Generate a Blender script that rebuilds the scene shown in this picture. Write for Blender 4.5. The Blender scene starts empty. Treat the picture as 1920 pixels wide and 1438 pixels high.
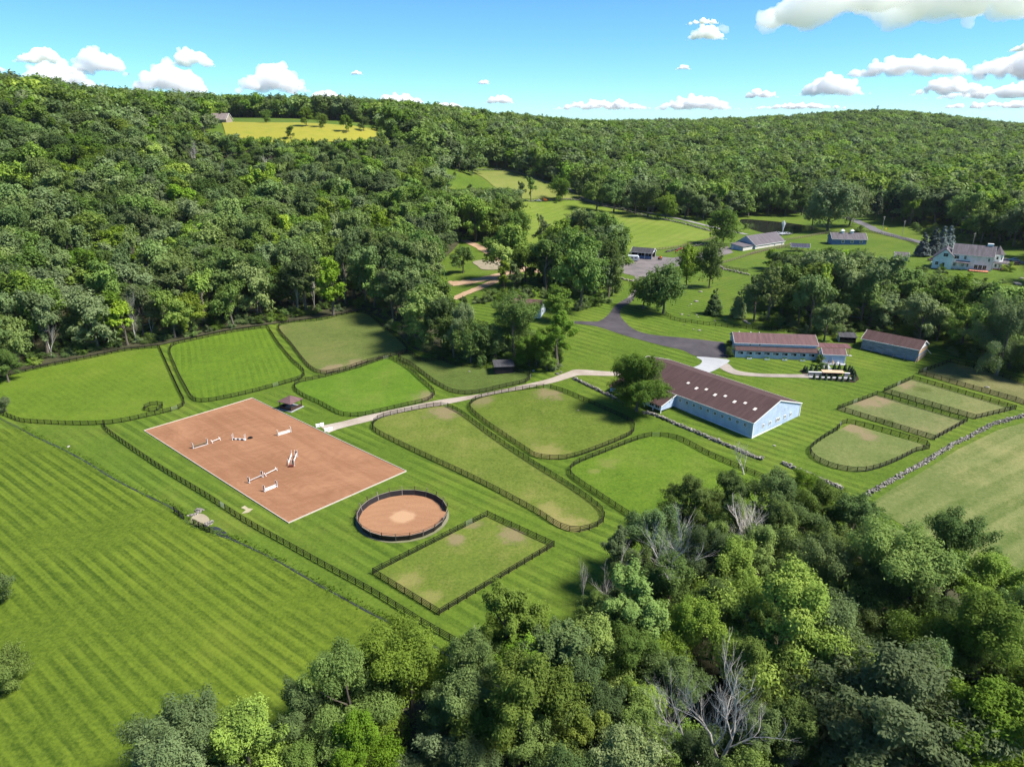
import bpy, bmesh, math, random
import numpy as np
from mathutils import Vector, Matrix

R = math.radians
rng = np.random.default_rng(7)
random.seed(7)
scene = bpy.context.scene
COL = scene.collection

# ------------------------------------------------------------------ camera
F_PX, H0, CAM_Z = 1331.0, 215.0, 80.0          # focal length / horizon row in photo pixels, flying height
PITCH = math.atan((719 - H0) / F_PX)
cam_d = bpy.data.cameras.new('camera'); cam = bpy.data.objects.new('camera', cam_d); COL.objects.link(cam)
cam.location = (0, 0, CAM_Z); cam.rotation_euler = (math.pi / 2 - PITCH, 0, 0)
cam_d.sensor_width = 36; cam_d.lens = F_PX / 1920 * 36; cam_d.clip_start = 1; cam_d.clip_end = 200000
scene.camera = cam

# ------------------------------------------------------------------ sun, sky, exposure
SUN_AZ, SUN_EL = math.atan2(0.97, -0.22), R(52)  # azimuth clockwise from +Y
sun_dir = Vector((math.sin(SUN_AZ) * math.cos(SUN_EL), math.cos(SUN_AZ) * math.cos(SUN_EL), math.sin(SUN_EL)))
sl = bpy.data.lights.new('sun', 'SUN'); sl.energy = 3.6; sl.angle = R(13.0); sl.color = (1.0, 0.945, 0.84)
so = bpy.data.objects.new('sun', sl); COL.objects.link(so)
so.rotation_euler = sun_dir.to_track_quat('Z', 'Y').to_euler()
world = bpy.data.worlds.new('World'); scene.world = world; world.use_nodes = True
wn = world.node_tree.nodes; wl = world.node_tree.links
bg = wn['Background']; bg.inputs['Strength'].default_value = 0.07
sky = wn.new('ShaderNodeTexSky'); sky.sky_type = 'NISHITA'; sky.sun_disc = False
sky.sun_elevation = SUN_EL; sky.sun_rotation = SUN_AZ; sky.altitude = 200; sky.air_density = 0.75; sky.dust_density = 0.0; sky.ozone_density = 9.0
tn = wn.new('ShaderNodeMix'); tn.data_type = 'RGBA'; tn.blend_type = 'MULTIPLY'; tn.inputs[0].default_value = 1.0   # turquoise cast of the whole sky
wl.new(sky.outputs['Color'], tn.inputs[6]); tn.inputs[7].default_value = (.64, .92, .93, 1)
wl.new(tn.outputs[2], bg.inputs['Color'])
vs = scene.view_settings
vs.view_transform = 'Standard'; vs.look = 'None'; vs.gamma = 1.0; vs.exposure = 1.5; vs.use_curve_mapping = False
scene.render.engine = 'CYCLES'
cy = scene.cycles
cy.max_bounces = 6; cy.diffuse_bounces = 4; cy.glossy_bounces = 2; cy.transmission_bounces = 4; cy.transparent_max_bounces = 8
cy.use_denoising = True; cy.denoising_prefilter = 'NONE'; scene.render.filter_size = 1.15; cy.sample_clamp_direct = 1.4; cy.sample_clamp_indirect = 0.9; cy.caustics_reflective = False; cy.caustics_refractive = False

# ------------------------------------------------------------------ photo pixel -> world ray
cp, sp = math.cos(PITCH), math.sin(PITCH)
def ray(px, py):
    a, b = (px - 960) / F_PX, -(py - 719) / F_PX
    return np.array([a, cp + sp * b, -sp + cp * b])
def on_plane(px, py, z):
    d = ray(px, py); t = (z - CAM_Z) / d[2]
    return d * t + np.array([0, 0, CAM_Z])
def at_depth(px, y, z):
    dep = y * cp + (CAM_Z - z) * sp
    return np.array([(px - 960) / F_PX * dep, y, z])

# ------------------------------------------------------------------ terrain: thin plate spline through known points
GP = [  # (px, py, height of the ground there)
 (0,900,0),(0,1300,0),(400,1200,0),(700,1400,0),(270,808,0),(473,747,0),(762,884,0),(541,981,0),(755,966,0),(824,1153,0),
 (1039,1024,0),(1130,980,0),(1000,800,.8),(884,754,.8),(1200,975,.5),(20,690,1),(320,650,1.5),(520,612,2.5),(690,587,4),(745,670,2),
 (950,705,3),(1060,697,4),(1120,605,8),(1240,640,6.5),(1160,560,9),(1225,775,2.5),(1410,822,2.5),(1499,785,3),(1300,700,4.5),
 (1380,672,5),(1532,678,5),(1620,662,5.5),(1740,668,5.5),(1580,765,3.2),(1760,822,2.5),(1520,850,2),(1904,768,4),(1480,600,7.5),
 (1700,920,1.6),(1900,1050,1.2),(1577,916,1.6),(1400,1300,0),(1900,1400,0),(1100,1400,0),(1820,507,13),(1700,585,8),(1900,545,12),(1920,700,5),
 (1180,503,7),(1240,490,7.5),(1400,478,8),(1467,441,8),(1400,412,8),(1520,432,8),(985,455,9),(980,386,14),(1100,390,12.5),(1325,442,8.5),(1250,417,9.5),
 (1080,470,8.2),(900,325,32),(960,330,31),(890,500,9),(860,560,7),(1000,590,8.5),(1330,560,8),(1600,440,8.5),(1700,450,10),(1760,478,11.5)]
GD = [  # (px, forward distance, height)
 (0,300,18),(0,380,45),(0,470,75),(0,560,89),(0,700,92),(0,1000,80),(-300,300,30),(-300,450,75),(-300,650,95),
 (250,320,14),(250,420,42),(250,520,66),(250,620,78),(250,760,82),(500,340,9),(500,430,27),(500,500,43),(500,565,61),(500,680,73.5),(500,900,76),
 (700,330,7),(700,420,18),(700,500,34),(700,580,53),(700,630,66),(700,800,70),(870,410,9),(870,500,19),(870,600,31),(870,720,44),(870,900,62),(870,1100,64),
 (1000,700,36),(1000,850,46),(1000,1050,58),(1200,640,15),(1200,800,28),(1200,1000,44),(1200,1250,48),(1200,1500,50),
 (1450,560,9),(1450,750,19),(1450,1000,34),(1450,1400,55),(1450,1700,50),(1640,650,15),(1640,800,16),(1640,1100,36),(1640,1550,70),(1640,1900,50),
 (1900,450,14),(1900,620,22),(1900,800,17),(1900,1100,24),(1900,1500,42),(1900,1900,30),(2300,400,12),(2300,800,15),(2300,1500,20),
 (0,1500,40),(700,1400,45),(1000,1500,45),(0,2600,10),(700,2600,10),(1300,2600,10),(2000,2600,5),(2000,5000,-40),(960,5000,-40),(0,5000,-40)]
GD = [(a, b, z - 5 if z > 40 and (a <= 250 or b >= 950) else z) for a, b, z in GD]
P = [on_plane(*g) for g in GP] + [at_depth(*g) for g in GD]
P += [np.array(p, float) for p in ((0,0,0),(-250,0,0),(250,0,0),(0,-200,0),(-320,150,2),(320,110,1),(-600,-200,0),(600,-200,0),(1500,300,10),(-1500,300,60),(-2500,2500,20),(3500,2500,0))]
P = np.array(P)
S = 400.0
def tps_k(r2): return 0.5 * r2 * np.log(r2 + 1e-9)
n = len(P); XY = P[:, :2] / S
K = tps_k(((XY[:, None] - XY[None]) ** 2).sum(-1)) + np.eye(n) * 2e-4
Q = np.c_[np.ones(n), XY]
A = np.block([[K, Q], [Q.T, np.zeros((3, 3))]])
W = np.linalg.solve(A, np.r_[P[:, 2], np.zeros(3)])
def tps(x, y):
    pts = np.c_[np.ravel(x), np.ravel(y)] / S
    out = np.empty(len(pts))
    for i in range(0, len(pts), 20000):
        q = pts[i:i + 20000]
        out[i:i + 20000] = tps_k(((q[:, None] - XY[None]) ** 2).sum(-1)) @ W[:n] + W[n] + q @ W[n + 1:]
    return out.reshape(np.shape(x))
def lines(lo, a, b, hi, step, grow):
    v = list(np.arange(a, b + .1, step))
    s, x = step, v[-1]
    while x < hi: s *= grow; x += s; v.append(x)
    s, x = step, v[0]
    while x > lo: s *= grow; x -= s; v.insert(0, x)
    return np.array(v)
GX = lines(-9000, -260, 340, 9000, 4.0, 1.07)
GY = lines(-900, 60, 480, 14000, 4.0, 1.06)
MX, MY = np.meshgrid(GX, GY)
MZ = tps(MX, MY)
far = np.clip((np.hypot(MX, MY) - 2600) / 2500, 0, 1)
MZ = MZ * (1 - far) + (-60) * far
def hz(x, y):
    """height of the ground sheet (bilinear on its own grid)"""
    x = np.asarray(x, float); y = np.asarray(y, float)
    i = np.clip(np.searchsorted(GX, x) - 1, 0, len(GX) - 2); j = np.clip(np.searchsorted(GY, y) - 1, 0, len(GY) - 2)
    u = (x - GX[i]) / (GX[i + 1] - GX[i]); v = (y - GY[j]) / (GY[j + 1] - GY[j])
    return (MZ[j, i] * (1 - u) + MZ[j, i + 1] * u) * (1 - v) + (MZ[j + 1, i] * (1 - u) + MZ[j + 1, i + 1] * u) * v
TS = np.r_[np.arange(40, 700, 1.5), np.arange(700, 2600, 5)]
def at(px, py, up=0.0):
    """where the ray through a photo pixel meets the ground raised by up"""
    d = ray(px, py); X = d[None] * TS[:, None]; X[:, 2] += CAM_Z
    g = X[:, 2] - hz(X[:, 0], X[:, 1]) - up
    k = np.argmax(g < 0)
    if g[k] >= 0: k = len(TS) - 1
    k = max(k, 1)
    t = TS[k - 1] + (TS[k] - TS[k - 1]) * g[k - 1] / (g[k - 1] - g[k] + 1e-9)
    p = d * t; p[2] += CAM_Z; p[2] -= up
    return p
def proj(p):
    """world -> photo pixel, only used to choose what shows largest"""
    x, y, z = p[0], p[1], p[2] - CAM_Z
    dep = y * cp - z * sp; upv = y * sp + z * cp
    return 960 + F_PX * x / dep, 719 - F_PX * upv / dep, dep

# ------------------------------------------------------------------ tagging helpers
USED_MESH = {}
def tag(o, label=None, cat=None, group=None, kind=None):
    if label: o['label'] = label
    if cat: o['category'] = cat
    if group: o['group'] = group
    if kind: o['kind'] = kind
    return o
def empty(name, loc, rz=0.0, label=None, cat=None, group=None):
    o = bpy.data.objects.new(name, None); COL.objects.link(o)
    o.location = loc; o.rotation_euler = (0, 0, rz); o.empty_display_size = .3
    return tag(o, label, cat, group)
def link(name, me, parent=None, loc=None, rot=None, scale=None):
    o = bpy.data.objects.new(name, me); COL.objects.link(o)
    if parent: o.parent = parent
    if loc is not None: o.location = loc
    if rot is not None: o.rotation_euler = rot
    if scale is not None: o.scale = scale
    return o
def copy_tree(o, parent=None):
    c = o.copy(); COL.objects.link(c); c.parent = parent
    for ch in list(o.children): copy_tree(ch, c)
    return c

class MB:
    """collects boxes, bars, tubes, prisms into one mesh"""
    def __init__(s): s.v = []; s.f = []; s.m = []; s.mi = 0
    def add(s, vs, fs):
        k = len(s.v); s.v += [tuple(map(float, p)) for p in vs]
        s.f += [tuple(k + i for i in f) for f in fs]; s.m += [s.mi] * len(fs); return s
    def box(s, c, d, rz=0.0, M=None):
        x, y, z = d[0] / 2, d[1] / 2, d[2] / 2
        vs = [Vector((a * x, b * y, e * z)) for e in (-1, 1) for a, b in ((-1, -1), (1, -1), (1, 1), (-1, 1))]
        if rz: vs = [Matrix.Rotation(rz, 3, 'Z') @ q for q in vs]
        if M is not None: vs = [M @ q for q in vs]
        vs = [q + Vector(c) for q in vs]
        return s.add(vs, [(3, 2, 1, 0), (4, 5, 6, 7), (0, 1, 5, 4), (1, 2, 6, 5), (2, 3, 7, 6), (3, 0, 4, 7)])
    def bar(s, a, b, w, h=None, up=(0, 0, 1)):
        a, b = Vector(a), Vector(b); h = h or w; d = b - a; L = d.length; d.normalize()
        upv = Vector(up)
        if abs(d.dot(upv)) > .98: upv = Vector((1, 0, 0))
        sd = d.cross(upv).normalized(); u = sd.cross(d).normalized()
        M = Matrix((d, sd, u)).transposed()
        return s.box((a + b) / 2, (L, w, h), M=M)
    def tube(s, pts, rad, n=6, cap=True):
        pts = [Vector(p) for p in pts]; k = len(s.v); m = len(pts)
        rad = rad if hasattr(rad, '__len__') else [rad] * m
        for i, p in enumerate(pts):
            d = (pts[min(i + 1, m - 1)] - pts[max(i - 1, 0)])
            d = d.normalized() if d.length > 1e-9 else Vector((0, 0, 1))
            r = Vector((1, 0, 0)) if abs(d.z) > .7 else Vector((0, 0, 1))
            a = d.cross(r).normalized(); b = d.cross(a)
            for j in range(n):
                t = 2 * math.pi * j / n
                q = p + (a * math.cos(t) + b * math.sin(t)) * rad[i]; s.v.append(tuple(q))
        for i in range(m - 1):
            for j in range(n):
                s.f.append((k + i * n + j, k + i * n + (j + 1) % n, k + (i + 1) * n + (j + 1) % n, k + (i + 1) * n + j)); s.m.append(s.mi)
        if cap:
            s.f.append(tuple(k + j for j in reversed(range(n)))); s.m.append(s.mi)
            s.f.append(tuple(k + (m - 1) * n + j for j in range(n))); s.m.append(s.mi)
        return s
    def prism(s, prof, a, b, axis='x'):
        """profile (p,q) swept from a to b along the axis: x -> (y,z), y -> (x,z)"""
        m = len(prof)
        if axis == 'x': vs = [(t, p, q) for t in (a, b) for p, q in prof]
        elif axis == 'y': vs = [(p, t, q) for t in (a, b) for p, q in prof]
        else: vs = [(p, q, t) for t in (a, b) for p, q in prof]
        fs = [tuple(reversed(range(m))), tuple(range(m, 2 * m))]
        fs += [(i, (i + 1) % m, m + (i + 1) % m, m + i) for i in range(m)]
        return s.add(vs, fs)
    def mesh(s, name, mats):
        me = bpy.data.meshes.new(name); me.from_pydata(s.v, [], s.f)
        mats = mats if isinstance(mats, (list, tuple)) else [mats]
        for m in mats: me.materials.append(m)
        if len(mats) > 1: me.polygons.foreach_set('material_index', s.m)
        bm = bmesh.new(); bm.from_mesh(me); bmesh.ops.recalc_face_normals(bm, faces=bm.faces); bm.to_mesh(me); bm.free()
        me.update(); return me
    def obj(s, name, mats, parent=None, loc=None, rot=None):
        return link(name, s.mesh(name, mats), parent, loc, rot)

# ------------------------------------------------------------------ materials
class NT:
    def __init__(s, name):
        s.m = bpy.data.materials.new(name); s.m.use_nodes = True
        s.t = s.m.node_tree; s.b = s.t.nodes['Principled BSDF']; s.out = s.t.nodes['Material Output']
        s.g = None
    def put(s, sock, v):
        if isinstance(v, bpy.types.NodeSocket): s.t.links.new(v, sock)
        elif v is not None:
            if isinstance(v, (tuple, list)) and len(v) == 3 and sock.type == 'RGBA': v = (*v, 1)
            sock.default_value = v
    def n(s, ty, *ins, out=0, **kw):
        nd = s.t.nodes.new('ShaderNode' + ty)
        for k, v in kw.items(): setattr(nd, k, v)
        for i, v in enumerate(ins): s.put(nd.inputs[i], v)
        return nd.outputs[out]
    def pos(s):
        if s.g is None: s.g = s.t.nodes.new('ShaderNodeNewGeometry').outputs['Position']
        return s.g
    def ma(s, op, a, b=None, c=None, clamp=False): return s.n('Math', a, b, c, operation=op, use_clamp=clamp)
    def noise(s, vec, scale, detail=2.0, rough=.5, dist=0.0):
        nd = s.t.nodes.new('ShaderNodeTexNoise'); s.put(nd.inputs['Vector'], vec)
        nd.inputs['Scale'].default_value = scale; nd.inputs['Detail'].default_value = detail
        nd.inputs['Roughness'].default_value = rough; nd.inputs['Distortion'].default_value = dist
        return nd.outputs[0]
    def mix(s, f, a, b):
        nd = s.t.nodes.new('ShaderNodeMix'); nd.data_type = 'RGBA'
        s.put(nd.inputs[0], f); s.put(nd.inputs[6], a); s.put(nd.inputs[7], b); return nd.outputs[2]
    def ramp(s, f, lo, hi): # smoothstep lo..hi -> 0..1
        nd = s.t.nodes.new('ShaderNodeMapRange'); nd.interpolation_type = 'SMOOTHSTEP'
        s.put(nd.inputs[0], f); nd.inputs[1].default_value = lo; nd.inputs[2].default_value = hi
        return nd.outputs[0]
    def bump(s, h, strength=.5, dist=.1):
        nd = s.t.nodes.new('ShaderNodeBump'); nd.inputs['Strength'].default_value = strength; nd.inputs['Distance'].default_value = dist
        s.put(nd.inputs['Height'], h); s.t.links.new(nd.outputs[0], s.b.inputs['Normal'])
    def fin(s, col, rough=.8, spec=.2, metal=0.0):
        s.put(s.b.inputs['Base Color'], col); s.put(s.b.inputs['Roughness'], rough)
        s.put(s.b.inputs['Specular IOR Level'], spec); s.put(s.b.inputs['Metallic'], metal); return s.m

def mat(name, col, rough=.7, spec=.3, var=.25, scale=1.5, metal=0.0, bump=0.0, obj=True):
    """plain paint / wood / metal with uneven tone"""
    t = NT(name)
    v = t.n('TexCoord', out=3) if obj else t.pos()
    f = t.noise(v, scale, 4, .6)
    c = t.mix(f, tuple(x * (1 - var) for x in col), tuple(min(1, x * (1 + var)) for x in col))
    if bump: t.bump(t.noise(v, scale * 6, 3), bump, .05)
    return t.fin(c, rough, spec, metal)

def vdir(a, b):
    a, b = at(*a), at(*b); d = (b - a)[:2]; return d / np.linalg.norm(d)

def grass(name, dark, light, stripe=None, tan=None, tan_amt=.5, spots=(), grain=.5, patch=.35, warp=1.5):
    """mown / grazed turf: dark-light blades, optional mowing stripes (direction, period, strength), dry patches, worn spots"""
    t = NT(name); p = t.pos()
    dark, light = ((q[0] * .72, q[1] * .655, q[2] * 1.1) for q in (dark, light)); tan = tan and tuple(x * .66 for x in tan)
    spots = [(a, b, r, tuple(x * .68 for x in c), al) for a, b, r, c, al in spots]
    sx = t.n('SeparateXYZ', p)
    sxo = sx.node.outputs
    n_s = t.noise(p, 1.7, 5, .72); n_m = t.noise(p, .17, 4, .6); n_l = t.noise(p, .028, 3, .55)
    f = t.ma('ADD', .5, t.ma('MULTIPLY', t.ma('SUBTRACT', n_s, .5), grain * 3.4))
    f = t.ma('ADD', f, t.ma('MULTIPLY', t.ma('SUBTRACT', n_m, .5), patch * 1.9))
    f = t.ma('ADD', f, t.ma('MULTIPLY', t.ma('SUBTRACT', t.noise(p, .6, 5, .7), .5), grain * 1.8))
    f = t.ma('ADD', f, t.ma('MULTIPLY', t.ma('SUBTRACT', n_l, .5), patch * 1.4))
    if stripe:
        (dx, dy), per, amt = stripe
        q = t.ma('ADD', t.ma('MULTIPLY', sxo[0], -dy / per), t.ma('MULTIPLY', sxo[1], dx / per))
        q = t.ma('ADD', q, t.ma('MULTIPLY', t.ma('SUBTRACT', t.noise(p, .012, 2), .5), warp * 2))
        q = t.ma('ADD', q, t.ma('MULTIPLY', t.ma('SUBTRACT', t.noise(p, .3, 2), .5), .09))
        s1 = t.ma('SINE', t.ma('MULTIPLY', q, 2 * math.pi))
        s1 = t.ma('SUBTRACT', t.ma('MULTIPLY', t.ramp(s1, -.55, .55), 2.0), 1.0)
        s2 = t.ma('SINE', t.ma('MULTIPLY', q, 4.6 * math.pi))
        w = t.ma('MULTIPLY', t.ramp(t.noise(p, .045, 2), .3, .62), amt)
        f = t.ma('ADD', f, t.ma('MULTIPLY', t.ma('ADD', s1, t.ma('MULTIPLY', s2, .45)), w))
    f = t.ma('ADD', f, 0.0, clamp=True)
    c = t.mix(f, dark, light)
    if tan:
        k = t.ma('ADD', t.ma('MULTIPLY', n_l, .55), t.ma('ADD', t.ma('MULTIPLY', t.noise(p, .09, 5, .7), .55), t.ma('MULTIPLY', n_s, .22)))
        c = t.mix(t.ma('MULTIPLY', t.ramp(k, .62, .88), tan_amt * .62), c, tan)
    for (x, y, r, col, a) in spots:
        d = t.n('VectorMath', p, (float(x), float(y), float(hz(x, y))), out=1, operation='DISTANCE')
        e = t.ma('ADD', t.ma('DIVIDE', d, r), t.ma('MULTIPLY', t.ma('SUBTRACT', t.noise(p, .30, 6, .72), .5), 2.6))
        c = t.mix(t.ma('MULTIPLY', t.ramp(e, 1.05, .25), a * .85), c, col)
    t.bump(t.noise(p, 3.2, 5, .75), .55, .22)
    return t.fin(c, .9, .12)

# ------------------------------------------------------------------ the ground sheet
def drape(name, xy, off, m, step=4.0):
    """a sheet cut to an outline and laid on the terrain"""
    bm = bmesh.new()
    xy = [p for i, p in enumerate(xy) if np.hypot(p[0] - xy[i - 1][0], p[1] - xy[i - 1][1]) > .05]
    f = bm.faces.new([bm.verts.new((p[0], p[1], 0)) for p in xy])
    f.normal_update(); bmesh.ops.triangulate(bm, faces=[f])
    X = [p[0] for p in xy]; Y = [p[1] for p in xy]
    for a, lo, hi in ((0, min(X), max(X)), (1, min(Y), max(Y))):
        st = max(step, (hi - lo) / 70)
        for c in np.arange(lo + st, hi, st):
            co = (c, 0, 0) if a == 0 else (0, c, 0); no = (1, 0, 0) if a == 0 else (0, 1, 0)
            bmesh.ops.bisect_plane(bm, geom=bm.verts[:] + bm.edges[:] + bm.faces[:], plane_co=co, plane_no=no, dist=1e-4)
    V = np.array([v.co[:] for v in bm.verts]); Z = hz(V[:, 0], V[:, 1]) + off
    for v, z in zip(bm.verts, Z): v.co.z = z
    bmesh.ops.recalc_face_normals(bm, faces=bm.faces)
    if sum(fc.normal.z for fc in bm.faces) < 0: bmesh.ops.reverse_faces(bm, faces=bm.faces[:])
    me = bpy.data.meshes.new(name); bm.to_mesh(me); bm.free(); me.materials.append(m)
    for q in me.polygons: q.use_smooth = True
    o = link(name, me); o['kind'] = 'structure'; return o
def gxy(px): return [tuple(at(*q)[:2]) for q in px]
def smooth(xy, n=5, closed=True):
    """Catmull-Rom through the points"""
    P_ = [np.array(p, float) for p in xy]; m = len(P_); out = []
    for i in range(m if closed else m - 1):
        a, b, c, d = (P_[(i - 1) % m], P_[i], P_[(i + 1) % m], P_[(i + 2) % m]) if closed else (P_[max(i - 1, 0)], P_[i], P_[i + 1], P_[min(i + 2, m - 1)])
        for k in range(n):
            t = k / n
            out.append(tuple(.5 * (2 * b + (c - a) * t + (2 * a - 5 * b + 4 * c - d) * t * t + (3 * b - a - 3 * c + d) * t ** 3)))
    if not closed: out.append(tuple(P_[-1]))
    return out

me = bpy.data.meshes.new('ground')
nx, ny = len(GX), len(GY)
vv = np.c_[MX.ravel(), MY.ravel(), MZ.ravel()]
ii = (np.arange(ny - 1)[:, None] * nx + np.arange(nx - 1)[None]).ravel()
ff = np.c_[ii, ii + 1, ii + 1 + nx, ii + nx]
me.from_pydata(vv.tolist(), [], ff.tolist())
me.polygons.foreach_set('use_smooth', [True] * len(me.polygons))
FENCE_DIR = vdir((234, 834), (467, 984))
G_D, G_L = (.055, .105, .006), (.15, .245, .014)
TAN = (.34, .29, .10); DIRT = (.33, .235, .15)
lawn_m = grass('lawn_turf', (.052, .108, .006), (.14, .24, .015), stripe=(FENCE_DIR, 3.0, .24), tan=(.25, .24, .05), tan_amt=.5, grain=.45, warp=.25)
me.materials.append(lawn_m)
ground = link('ground', me); ground['kind'] = 'structure'

STREAM = [(-30,770),(37,804),(67,820),(120,844),(167,870),(214,899),(267,926),(324,954),(345,975),(365,988),(395,999),(435,1012),(475,1030),(525,1055),(590,1093),(640,1120),(700,1153),(740,1173),(860,1240),(1000,1330)]
md = vdir((215, 1048), (545, 1308))
drape('meadow', gxy([(-260,800)] + STREAM[1:] + [(1100,1438)]) + [(40, 30), (-160, 30)], .04,
      grass('meadow_turf', (.045, .092, .004), (.150, .236, .012), stripe=(md, 2.3, .30), tan=(.21, .25, .03), tan_amt=.5, grain=.55, patch=.3, warp=.35))
drape('hayfield', gxy([(1632,945),(1672,917),(1722,889),(1797,842),(1872,806),(1945,786),(2150,775),(2200,1300),(1900,1160),(1700,990)]), .045,
      grass('hay_turf', (.088, .148, .018), (.215, .26, .055), stripe=(vdir((1700, 960), (1850, 880)), 6.0, .2), tan=(.40, .35, .15), tan_amt=.75, grain=.5, warp=.8))
FIELD = [(964,377),(1007,380),(1084,377),(1124,387),(1174,397),(1224,410),(1280,421),(1330,436),(1330,449),(1250,467),(1160,478),(1080,478),(1000,472),(975,440),(962,400)]
drape('far_pasture', gxy(FIELD), .12, grass('pasture_turf', (.12, .20, .012), (.20, .30, .025), stripe=(vdir((1000, 440), (1150, 400)), 7.0, .16), tan=(.33, .31, .09), tan_amt=.5, grain=.25, warp=1.2))
drape('upper_pasture', gxy([(880,318),(945,321),(985,333),(1030,345),(1092,366),(1085,373),(1000,374),(962,372),(925,350)]), .3,
      grass('upper_turf', (.13, .19, .02), (.23, .29, .04), tan=(.34, .30, .10), tan_amt=.6, grain=.25))
drape('hilltop_field', gxy([(415,229),(520,231),(640,236),(712,241),(722,268),(640,266),(560,272),(470,268),(425,262)]), .45,
      grass('hilltop_turf', (.27, .29, .02), (.38, .38, .035), tan=(.16, .26, .02), tan_amt=.8, grain=.2), step=8)

# ------------------------------------------------------------------ drives, lanes, tracks, water
def asphalt_m(name, a, b, sc=.5):
    a, b = (tuple(x * .74 for x in q) for q in (a, b)); t = NT(name); p = t.pos()
    f = t.ma('ADD', t.ma('MULTIPLY', t.noise(p, sc * .3, 4, .65), .7), t.ma('MULTIPLY', t.noise(p, 6, 3, .7), .35))
    t.bump(t.noise(p, 12, 3), .3, .03)
    return t.fin(t.mix(t.ramp(f, .3, .75), a, b), .85, .25)
drape('asphalt_drive', smooth(gxy([(1071,602),(1107,603),(1124,602),(1141,590),(1154,573),(1174,560),(1192,552),(1183,567),(1166,577),(1163,590),(1171,603),(1191,619),(1224,628),(1274,633),(1313,637),(1357,642)]), 4, False)
      + smooth(gxy([(1366,672),(1307,668),(1280,657),(1241,648),(1174,630),(1117,612),(1071,607)]), 4, False), .06, asphalt_m('asphalt', (.045, .04, .048), (.10, .088, .098)), 3)
drape('parking_apron', gxy([(1160,485),(1225,480),(1262,484),(1330,470),(1365,462),(1375,474),(1330,486),(1270,500),(1225,512),(1200,545),(1188,556),(1176,560),(1195,535),(1190,518),(1165,512)]), .07,
      asphalt_m('worn_asphalt', (.13, .115, .12), (.24, .21, .21)), 4)
gravel = asphalt_m('gravel', (.26, .22, .19), (.42, .37, .33)); concrete = asphalt_m('concrete', (.33, .34, .36), (.46, .47, .49))
drape('concrete_apron', smooth(gxy([(1307,669),(1316,676),(1312,684),(1296,692),(1310,702),(1329,699),(1347,691),(1364,681),(1363,674)]), 3), .08, concrete, 3)
drape('garden_path', smooth(gxy([(1349,690),(1364,682),(1380,694),(1414,700),(1470,702),(1522,702)]), 4, False) + smooth(gxy([(1522,709),(1470,708),(1430,707),(1380,703),(1357,695)]), 4, False), .095, gravel, 3)
LANE_U = [(600,799),(640,791),(700,776),(757,764),(814,752),(845,747),(874,743),(907,738),(940,731),(994,719),(1024,712),(1045,705),(1064,698),(1084,693),(1147,697),(1230,697)]
LANE_L = [(1230,704),(1147,705),(1090,704),(1074,707),(1041,717),(1007,724),(954,735),(907,743),(867,752),(827,760),(760,772),(700,788),(640,803),(616,812)]
drape('gravel_lane', smooth(gxy(LANE_U), 4, False) + smooth(gxy(LANE_L), 4, False), .065, asphalt_m('lane_gravel', (.31, .25, .20), (.50, .44, .38)), 3)
track_m = asphalt_m('dirt', (.36, .22, .13), (.52, .37, .25), .8)
def track(px, w, name='dirt_track', m=None, off=.1):
    c = smooth(gxy(px), 5, False); L = []; Rr = []
    for i, p in enumerate(c):
        d = np.array(c[min(i + 1, len(c) - 1)]) - np.array(c[max(i - 1, 0)]); d = d / (np.linalg.norm(d) + 1e-9)
        ww = (w[0] + (w[1] - w[0]) * i / (len(c) - 1)) * (.5 + .06 * math.sin(i * 2.3))
        L.append((p[0] - d[1] * ww, p[1] + d[0] * ww)); Rr.append((p[0] + d[1] * ww, p[1] - d[0] * ww))
    return drape(name, L + Rr[::-1], off, m or track_m, 3)
track([(868,450),(900,464),(935,484),(962,498),(1000,508),(1060,512)], (5, 9))
track([(838,532),(866,531),(905,524),(940,516),(975,507)], (8, 7), off=.14)
track([(850,562),(870,552),(900,540),(945,521)], (4, 5), off=.18)
drape('gravel_patch', smooth(gxy([(886,492),(905,488),(930,490),(948,499),(935,506),(905,506),(896,500)]), 3), .2, asphalt_m('brown_gravel', (.22, .20, .12), (.36, .30, .22), 1.2))
track([(1700,383),(1580,404),(1627,424),(1647,434),(1714,452),(1790,466),(1880,486),(1960,500)][1:], (6, 6), 'public_road', asphalt_m('road_asphalt', (.13, .125, .14), (.2, .19, .21)), .12)
track([(1065,353),(1085,368),(1110,378),(1180,392),(1260,408),(1335,426),(1400,440)], (4, 4), 'field_lane', asphalt_m('lane_asphalt', (.24, .23, .22), (.33, .32, .31)), .16)

t = NT('pond_water'); t.bump(t.noise(t.pos(), .6, 3), .08, .1)
water_m = t.fin((.018, .02, .016), .08, .5)
drape('pond', smooth(gxy([(1390,412),(1440,415),(1494,421),(1534,429),(1500,436),(1467,442),(1420,434),(1396,423)]), 4), .25, water_m, 6)
t = NT('stream_water'); t.bump(t.noise(t.pos(), 3, 3), .1, .05)
stream_m = t.fin((.03, .03, .035), .1, .5)
mud_m = asphalt_m('bank_earth', (.035, .055, .014), (.07, .11, .022), 1.5)
def ribbon(name, px, w, m, off, shift=0.0):
    c = smooth(gxy(px), 5, False); L = []; Rr = []
    for i, p in enumerate(c):
        d = np.array(c[min(i + 1, len(c) - 1)]) - np.array(c[max(i - 1, 0)]); d = d / (np.linalg.norm(d) + 1e-9); nn = np.array((-d[1], d[0]))
        ww = w * (.5 + .17 * math.sin(i * 1.7) + .1 * math.sin(i * .63)); q = np.array(p) + nn * shift
        L.append(tuple(q + nn * ww)); Rr.append(tuple(q - nn * ww))
    return drape(name, L + Rr[::-1], off, m, 2)
ribbon('stream_bank', STREAM, .6, mud_m, .075, .15)
ribbon('stream', STREAM[1:9], .22, stream_m, .085); ribbon('stream', STREAM[11:], .26, stream_m, .085)
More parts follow.
